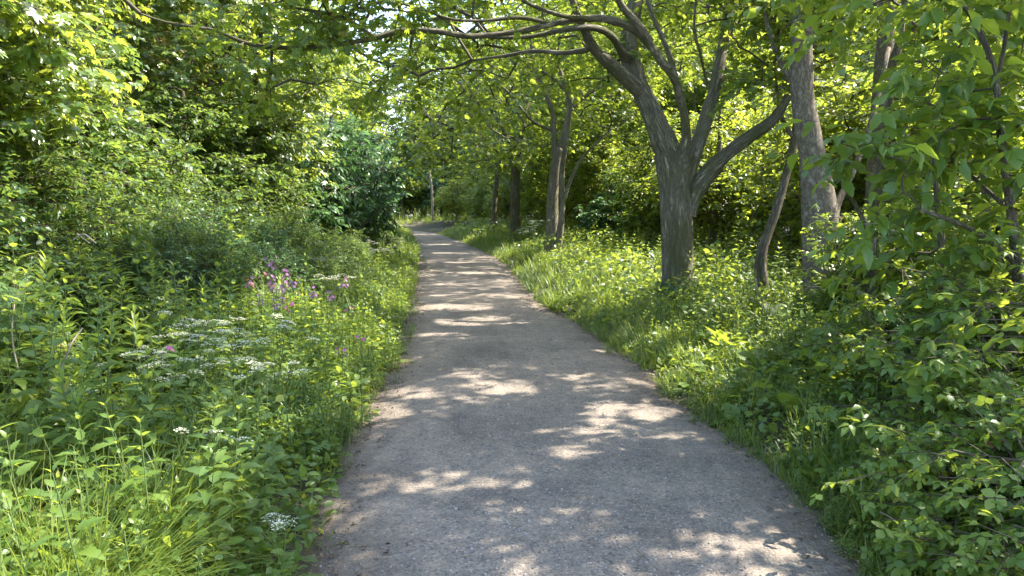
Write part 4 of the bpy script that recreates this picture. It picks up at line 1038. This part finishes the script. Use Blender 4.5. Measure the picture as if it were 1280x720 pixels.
# dead sticks
def stick(pix, label, fork=None):
    g = Geo(); L, r = limb(pix, 14); tube(g, L, r, 6, rng.uniform(.5, 1), True)
    if fork: L, r = limb(fork, 8); tube(g, L, r, 5, .8, True)
    tag(g.obj('dead_stick', M_DEAD, None, True), label, 'stick', 'dead sticks')


stick([(62, 492, 3.9, 3.4), (76, 462, 4.0, 3.2), (88, 432, 4.0, 2.8), (103, 410, 4.1, 1.6)], 'pale dead stick leaning right out of the left bank herbs')
stick([(22, 460, 3.9, 2.2), (15, 420, 4.0, 2), (18, 380, 4.1, 1.2)], 'reddish-brown dry stalk upright at the far left edge')
stick([(92, 300, 5.2, 2.2), (105, 293, 5.15, 2), (120, 304, 5.1, 1.2)], 'broken pale twig caught in the dark thicket at left', [(96, 292, 5.2, 1.4), (112, 304, 5.1, 1.2)])
stick([(944, 348, 8.9, 3), (952, 378, 8.8, 3), (970, 402, 8.7, 2)], 'thin pale twig hanging beside the crooked leaning trunk')
stick([(1100, 640, 3.1, 1.8), (1118, 650, 3.0, 1.8), (1142, 674, 2.95, 1)], 'pale dead twig poking from the brambles at lower right')
stick([(1172, 600, 3.2, 3), (1178, 575, 3.25, 3), (1176, 550, 3.3, 2)], 'thin upright dry stalk among the right foreground leaves')


g = Geo(); scatter(g, LEAF_LOBED, at(1226, 552, 2.9)[None], np.array([[1., -.2, -.3]]), np.array([[.3, -.45, .9]]), .06, .6)
tag(g.obj('dry_leaf', plain_mat('russet_leaf', (.10, .04, .022), (.17, .075, .04), .8)), 'reddish-brown dry leaf caught in the right foreground brambles', 'leaf')


# herbs filling the left bank, the right bank and both edges
def fill(P, side, n, yr, dr, sc, label, group, ypow=1.6, t=.13, ok=None):
    for q in range(n):
        y = yr[0] + (yr[1] - yr[0]) * rng.uniform(0, 1) ** ypow; d = rng.uniform(*dr)
        x = xl(y) - d if side < 0 else xr(y) + d
        if ok is not None and not ok(x, y): continue
        if vnoise(x * 1.1, y * 1.1, len(label)) < .30 + .25 * rng.uniform(): continue
        p = P[rng.integers(0, len(P))]
        p.put((x, y, ghz(x, y)), rng.uniform(0, 2 * PI), sc(d) * rng.uniform(.8, 1.2), label, group, tilt=tilt(t))


def mass(P, side, n, yr, dr, sc, label, ypow=1.4, pts=None):
    g = Geo(); src = []
    for p in P:
        q = []
        for ch in p.kids[p.root.name]:
            me = ch.data; V = np.zeros(len(me.vertices) * 3, np.float32); me.vertices.foreach_get('co', V); Fc = np.zeros(len(me.loops), np.int32); me.loops.foreach_get('vertex_index', Fc)
            T = np.zeros(len(me.vertices), np.float32); me.attributes['tint'].data.foreach_get('value', T); q.append((V.reshape(-1, 3), Fc, T))
        src.append(q)
    for q in range(n):
        if pts: (x, y), d = pts[q], 1
        else:
            y = yr[0] + (yr[1] - yr[0]) * rng.uniform(0, 1) ** ypow; d = rng.uniform(*dr); x = xl(y) - d if side < 0 else xr(y) + d
        a = rng.uniform(0, 2 * PI); s = sc(d) * rng.uniform(.8, 1.25); ca, sa = math.cos(a) * s, math.sin(a) * s
        M = np.array([[ca, sa, 0], [-sa, ca, 0], [rng.normal() * .12, rng.normal() * .12, s]])
        if side > 0 and abs(x - 3.1) < 1.1 and y < 9.9: continue
        for (V, Fc, T) in src[rng.integers(0, len(src))]:
            g.add(V @ M + np.array([x, y, ghz(x, y)]), Fc, T)
    tag(g.obj('undergrowth', M_HERB), label, None, None, 'stuff')


clear = lambda x, y: y > 2.1 and (x * x + y * y > 4.4)
fill(P_net, -1, 330, (2.2, 6.8), (.28, 3.0), lambda d: .60 + .27 * min(d, 2.4), 'leafy nettle stem in the dense herbs of the near left bank', 'nettles on the near left bank', 1.1, .13, clear)
fill(P_net, -1, 100, (6.5, 11), (.45, 2.6), lambda d: .62 + .28 * min(d, 2.4), 'leafy nettle stem in the herbs of the farther left bank', 'nettles on the farther left bank', 1.2)
mass(P_net, -1, 150, (10, 30), (.45, 3.4), lambda d: .62 + .28 * min(d, 2.4), 'nettles massed on the far left bank', 1.4)
fill(P_wil, -1, 60, (2.3, 9), (.9, 3.0), lambda d: .55 + .2 * d, 'slender willowherb with narrow upright leaves among the left bank herbs', 'willowherbs in the left bank', 1.2, .1, clear)
fill(P_cle, -1, 215, (2.1, 7), (.02, .9), lambda d: .62 + .5 * d, 'low soft herb spilling over the near left path edge', 'low herbs on the near left path edge', 1.1, .2, clear)
mass(P_cle, -1, 220, (7, 40), (.0, .9), lambda d: .75 + .5 * d, 'low herbs massed along the farther left path edge', 1.5)
fill(P_dock, -1, 40, (2.6, 8), (.5, 2.4), lambda d: .8 + .2 * d, 'broad-leaved plant under the left bank nettles', 'broad-leaved plants on the left bank', 1, .13, clear)
fill(P_gr, -1, 150, (2.1, 3.5), (.7, 2.2), lambda d: .85 + .15 * d, 'sunlit grass tuft in the bright lower-left corner', 'grass tufts in the lower-left corner', 1, .15, clear)
fill(P_gr, -1, 110, (3.7, 14), (.1, 1.6), lambda d: .8 + .15 * d, 'grass tuft among the left bank herbs', 'grass tufts among the left bank herbs', 1.3)
fill(P_cle, -1, 60, (2.2, 12), (-.12, .06), lambda d: .4, 'small weed creeping onto the gravel from the left edge', 'weeds creeping onto the path from the left', 1.3, .2, clear)
fill(P_cle, 1, 60, (2.4, 12), (-.14, .06), lambda d: .4, 'small weed creeping onto the gravel from the right edge', 'weeds creeping onto the path from the right', 1.3, .2, clear)
fill(P_cle, 1, 290, (2.2, 9), (.25, 2.2), lambda d: .7 + .2 * d, 'low leafy herb on the near right verge', 'low herbs on the near right verge', 1.2, .2, clear)
mass(P_cle, 1, 200, (8.5, 43), (.2, 3.0), lambda d: .8 + .2 * d, 'low herbs massed on the farther right verge', 1.3)
fill(P_net, 1, 80, (2.6, 7.5), (.6, 2.6), lambda d: .45 + .16 * d, 'nettle among the brambles of the right verge', 'nettles on the right verge', 1.1, .13, clear)
mass(P_net, 1, 260, (8.5, 36), (1.4, 5.5), lambda d: .55 + .10 * d, 'nettles massed behind the row of trees', 1.2)
fill(P_dock, 1, 70, (2.5, 8), (.15, 1.8), lambda d: .7 + .2 * d, 'broad-leaved plant on the right verge', 'broad-leaved plants on the right verge', 1, .13, clear)
fill(P_gr, 1, 200, (3.2, 16), (.1, 2.2), lambda d: .6 + .15 * d, 'grass tuft on the right verge', 'grass tufts on the right verge', 1.2)

mass(P_cle + P_net[:2], 0, 260, None, None, lambda d: 1.0, 'herbs massed on the bank beyond the bend', 1, [(rng.uniform(-14, 1), rng.uniform(47.5, 54)) for _ in range(260)])
mass(P_gr, 0, 200, None, None, lambda d: 1.25, 'grass massed on the bank beyond the bend', 1, [(rng.uniform(-13, -1), rng.uniform(47.0, 53)) for _ in range(200)])

# ivy round the foot of the forked tree
root = thing('ivy_clump', 'ivy leaves climbing the foot of the forked tree', 'ivy', tuple(A0)); gl, gs = Geo(), Geo()
a = rng.uniform(PI, 2 * PI, 150); z = rng.uniform(.02, .5, 150) ** 1.2; rr = .24 + .12 * np.exp(-z / .14) + rng.uniform(.01, .05, 150)
P_ = np.stack([rr * np.cos(a), rr * np.sin(a), z], -1); o_ = np.stack([np.cos(a), np.sin(a), .35 + 0 * a], -1)
scatter(gl, LEAF_LOBED, P_, np.stack([rng.normal(size=150), rng.normal(size=150), -1 + 0 * a], -1), o_, rng.uniform(.06, .1, 150), rng.uniform(.1, .7, 150)); gl.obj('leaves', M_DARK, root)
for q in range(5):
    aa = rng.uniform(PI, 2 * PI); tube(gs, [(.3 * math.cos(aa), .3 * math.sin(aa), 0), (.27 * math.cos(aa + .2), .27 * math.sin(aa + .2), .2), (.25 * math.cos(aa + .1), .25 * math.sin(aa + .1), .48)], .005, 4, .3)
gs.obj('stem', M_TWIG, root)

# ------------------------------------------------------------------ grass and ground cover nobody could count
def grass_field(n, yr, side, dr, hl, name, label, ypow=1.5, w=.0028, mat=None):
    y = yr[0] + (yr[1] - yr[0]) * rng.uniform(0, 1, n) ** ypow; d = dr[0] + (dr[1] - dr[0]) * rng.uniform(0, 1, n) ** 1.3
    x = np.where(side < 0, xl(y) - d, xr(y) + d)
    k = vnoise(x * 2.2, y * 2.2, 55) * .7 + vnoise(x * 6, y * 6, 56) * .5 > .42
    x, y, d = x[k], y[k], d[k]; n = len(x)
    P = np.stack([x, y, hgt(x, y) - .01], -1); h = rng.uniform(*hl, n) * (.55 + .6 * np.minimum(d / .5, 1)) * (.6 + .8 * vnoise(x * 1.5, y * 1.5, 57))
    lean = np.stack([vnoise(x * .8, y * .8, 58) - .5, vnoise(x * .8, y * .8, 59) - .5, np.zeros(n)], -1) * 1.1
    t = rdir(n) * np.array([.55, .55, 0]) + lean + np.array([0, 0, 1.])
    nn = -t * np.array([1, 1, 0]) + np.array([0, 0, .5]) + rng.normal(size=(n, 3)) * .15
    g = Geo(); bi = rng.integers(0, 5, n); ti = np.clip(.25 + .5 * vnoise(x * 1.1, y * 1.1, 60) + rng.normal(size=n) * .16, 0, 1)
    for b_ in range(5):
        k = bi == b_; scatter(g, BLADES[b_], P[k], t[k], nn[k], h[k], ti[k], w * (1 + .04 * y[k]) * rng.uniform(.7, 1.4, k.sum()))
    tag(g.obj(name, mat or M_GRASS), label, None, None, 'stuff')


grass_field(36000, (2.6, 12), 1, (0, 2.6), (.12, .32), 'grass', 'long soft grass on the right verge', 1.4)
grass_field(30000, (11, 40), 1, (-.02, 3.4), (.2, .42), 'grass', 'sunlit grass along the farther right verge', 1.5, .004)
grass_field(8000, (2.1, 12), -1, (.0, 2.6), (.14, .36), 'grass', 'grass between the herbs of the left bank', 1.5)
grass_field(12000, (12, 42), -1, (0, 2), (.2, .4), 'grass', 'grass along the farther left path edge', 1.4, .005)


def cover(n, yr, side, dr, size, label, hz, leaf=LEAF_OV, mat=M_HERB, ypow=1.4):
    y = yr[0] + (yr[1] - yr[0]) * rng.uniform(0, 1, n) ** ypow; d = dr[0] + (dr[1] - dr[0]) * rng.uniform(0, 1, n)
    x = xl(y) - d if side < 0 else xr(y) + d
    z = hgt(x, y) + hz * rng.uniform(.05, 1, n) ** .8 * (.35 + .65 * np.minimum(d / 1.2, 1)) * (.5 + vnoise(x * 1.4, y * 1.4, 71))
    P = np.stack([x, y, z], -1); g = Geo()
    t = rdir(n) * np.array([1, 1, .4]); nn = np.array([0, 0, 1.]) + rng.normal(size=(n, 3)) * .45
    scatter(g, leaf, P, t, nn, size * rng.uniform(.5, 1.2, n) * (1 + .02 * y), np.clip(.25 + .5 * vnoise(x * 1.3, y * 1.3, 72) + rng.normal(size=n) * .15, 0, 1))
    tag(g.obj('ground_cover', mat), label, None, None, 'stuff')


grass_field(8000, (2.0, 3.3), -1, (.6, 2.2), (.34, .62), 'grass', 'tall sunlit grass in the lower-left corner', 1, .0026)
cover(26000, (2.1, 12), -1, (.05, 3.6), .062, 'mixed low leaves filling the floor of the left bank', .42)
cover(14000, (12, 40), -1, (.05, 5), .075, 'mixed low leaves on the farther left bank', .5)
cover(30000, (2.3, 12), 1, (.08, 4.5), .056, 'mixed low leaves on the floor of the right verge', .34)
cover(26000, (9, 40), 1, (.6, 9), .075, 'low leafy undergrowth behind the row of trees', .55)

# ------------------------------------------------------------------ camera, sky, sun
cam = bpy.data.cameras.new('camera'); co = bpy.data.objects.new('camera', cam); C.objects.link(co)
cam.sensor_width = 36; cam.lens = 36 * F / 1280; cam.clip_end = 1000; cam.clip_start = .05
co.location = (0, 0, CAMH); co.rotation_euler = (PI / 2 - PITCH, 0, 0)
sc = bpy.context.scene; sc.camera = co
w = bpy.data.worlds.new('World'); sc.world = w; w.use_nodes = True
nt = w.node_tree; sky = nt.nodes.new('ShaderNodeTexSky'); sky.sky_type = 'NISHITA'; sky.sun_disc = False
sky.sun_elevation = SUN_EL; sky.sun_rotation = PI / 2 - SUN_AZ; sky.dust_density = 1.5
bg = nt.nodes['Background']; bg.inputs[1].default_value = .15; nt.links.new(sky.outputs[0], bg.inputs[0])
sl = bpy.data.lights.new('sun', 'SUN'); sl.energy = 3.0; sl.angle = math.radians(.55); sl.color = (1, .93, .82)
so = bpy.data.objects.new('sun', sl); C.objects.link(so)
from mathutils import Vector
so.rotation_euler = Vector(SUN).to_track_quat('Z', 'Y').to_euler()
v = sc.view_settings; v.view_transform = 'Standard'; v.look = 'None'; v.gamma = 1; v.use_curve_mapping = False; v.exposure = 2.83
cy = sc.cycles; sc.render.engine = 'CYCLES'
cy.max_bounces = 10; cy.diffuse_bounces = 8; cy.glossy_bounces = 2; cy.transmission_bounces = 8; cy.transparent_max_bounces = 4
cy.caustics_reflective = cy.caustics_refractive = False
cy.use_denoising = True; cy.denoiser = 'OPENIMAGEDENOISE'; cy.sample_clamp_indirect = 8
print('canopy leaves', TREE_LEAVES, 'objects', len(bpy.data.objects))
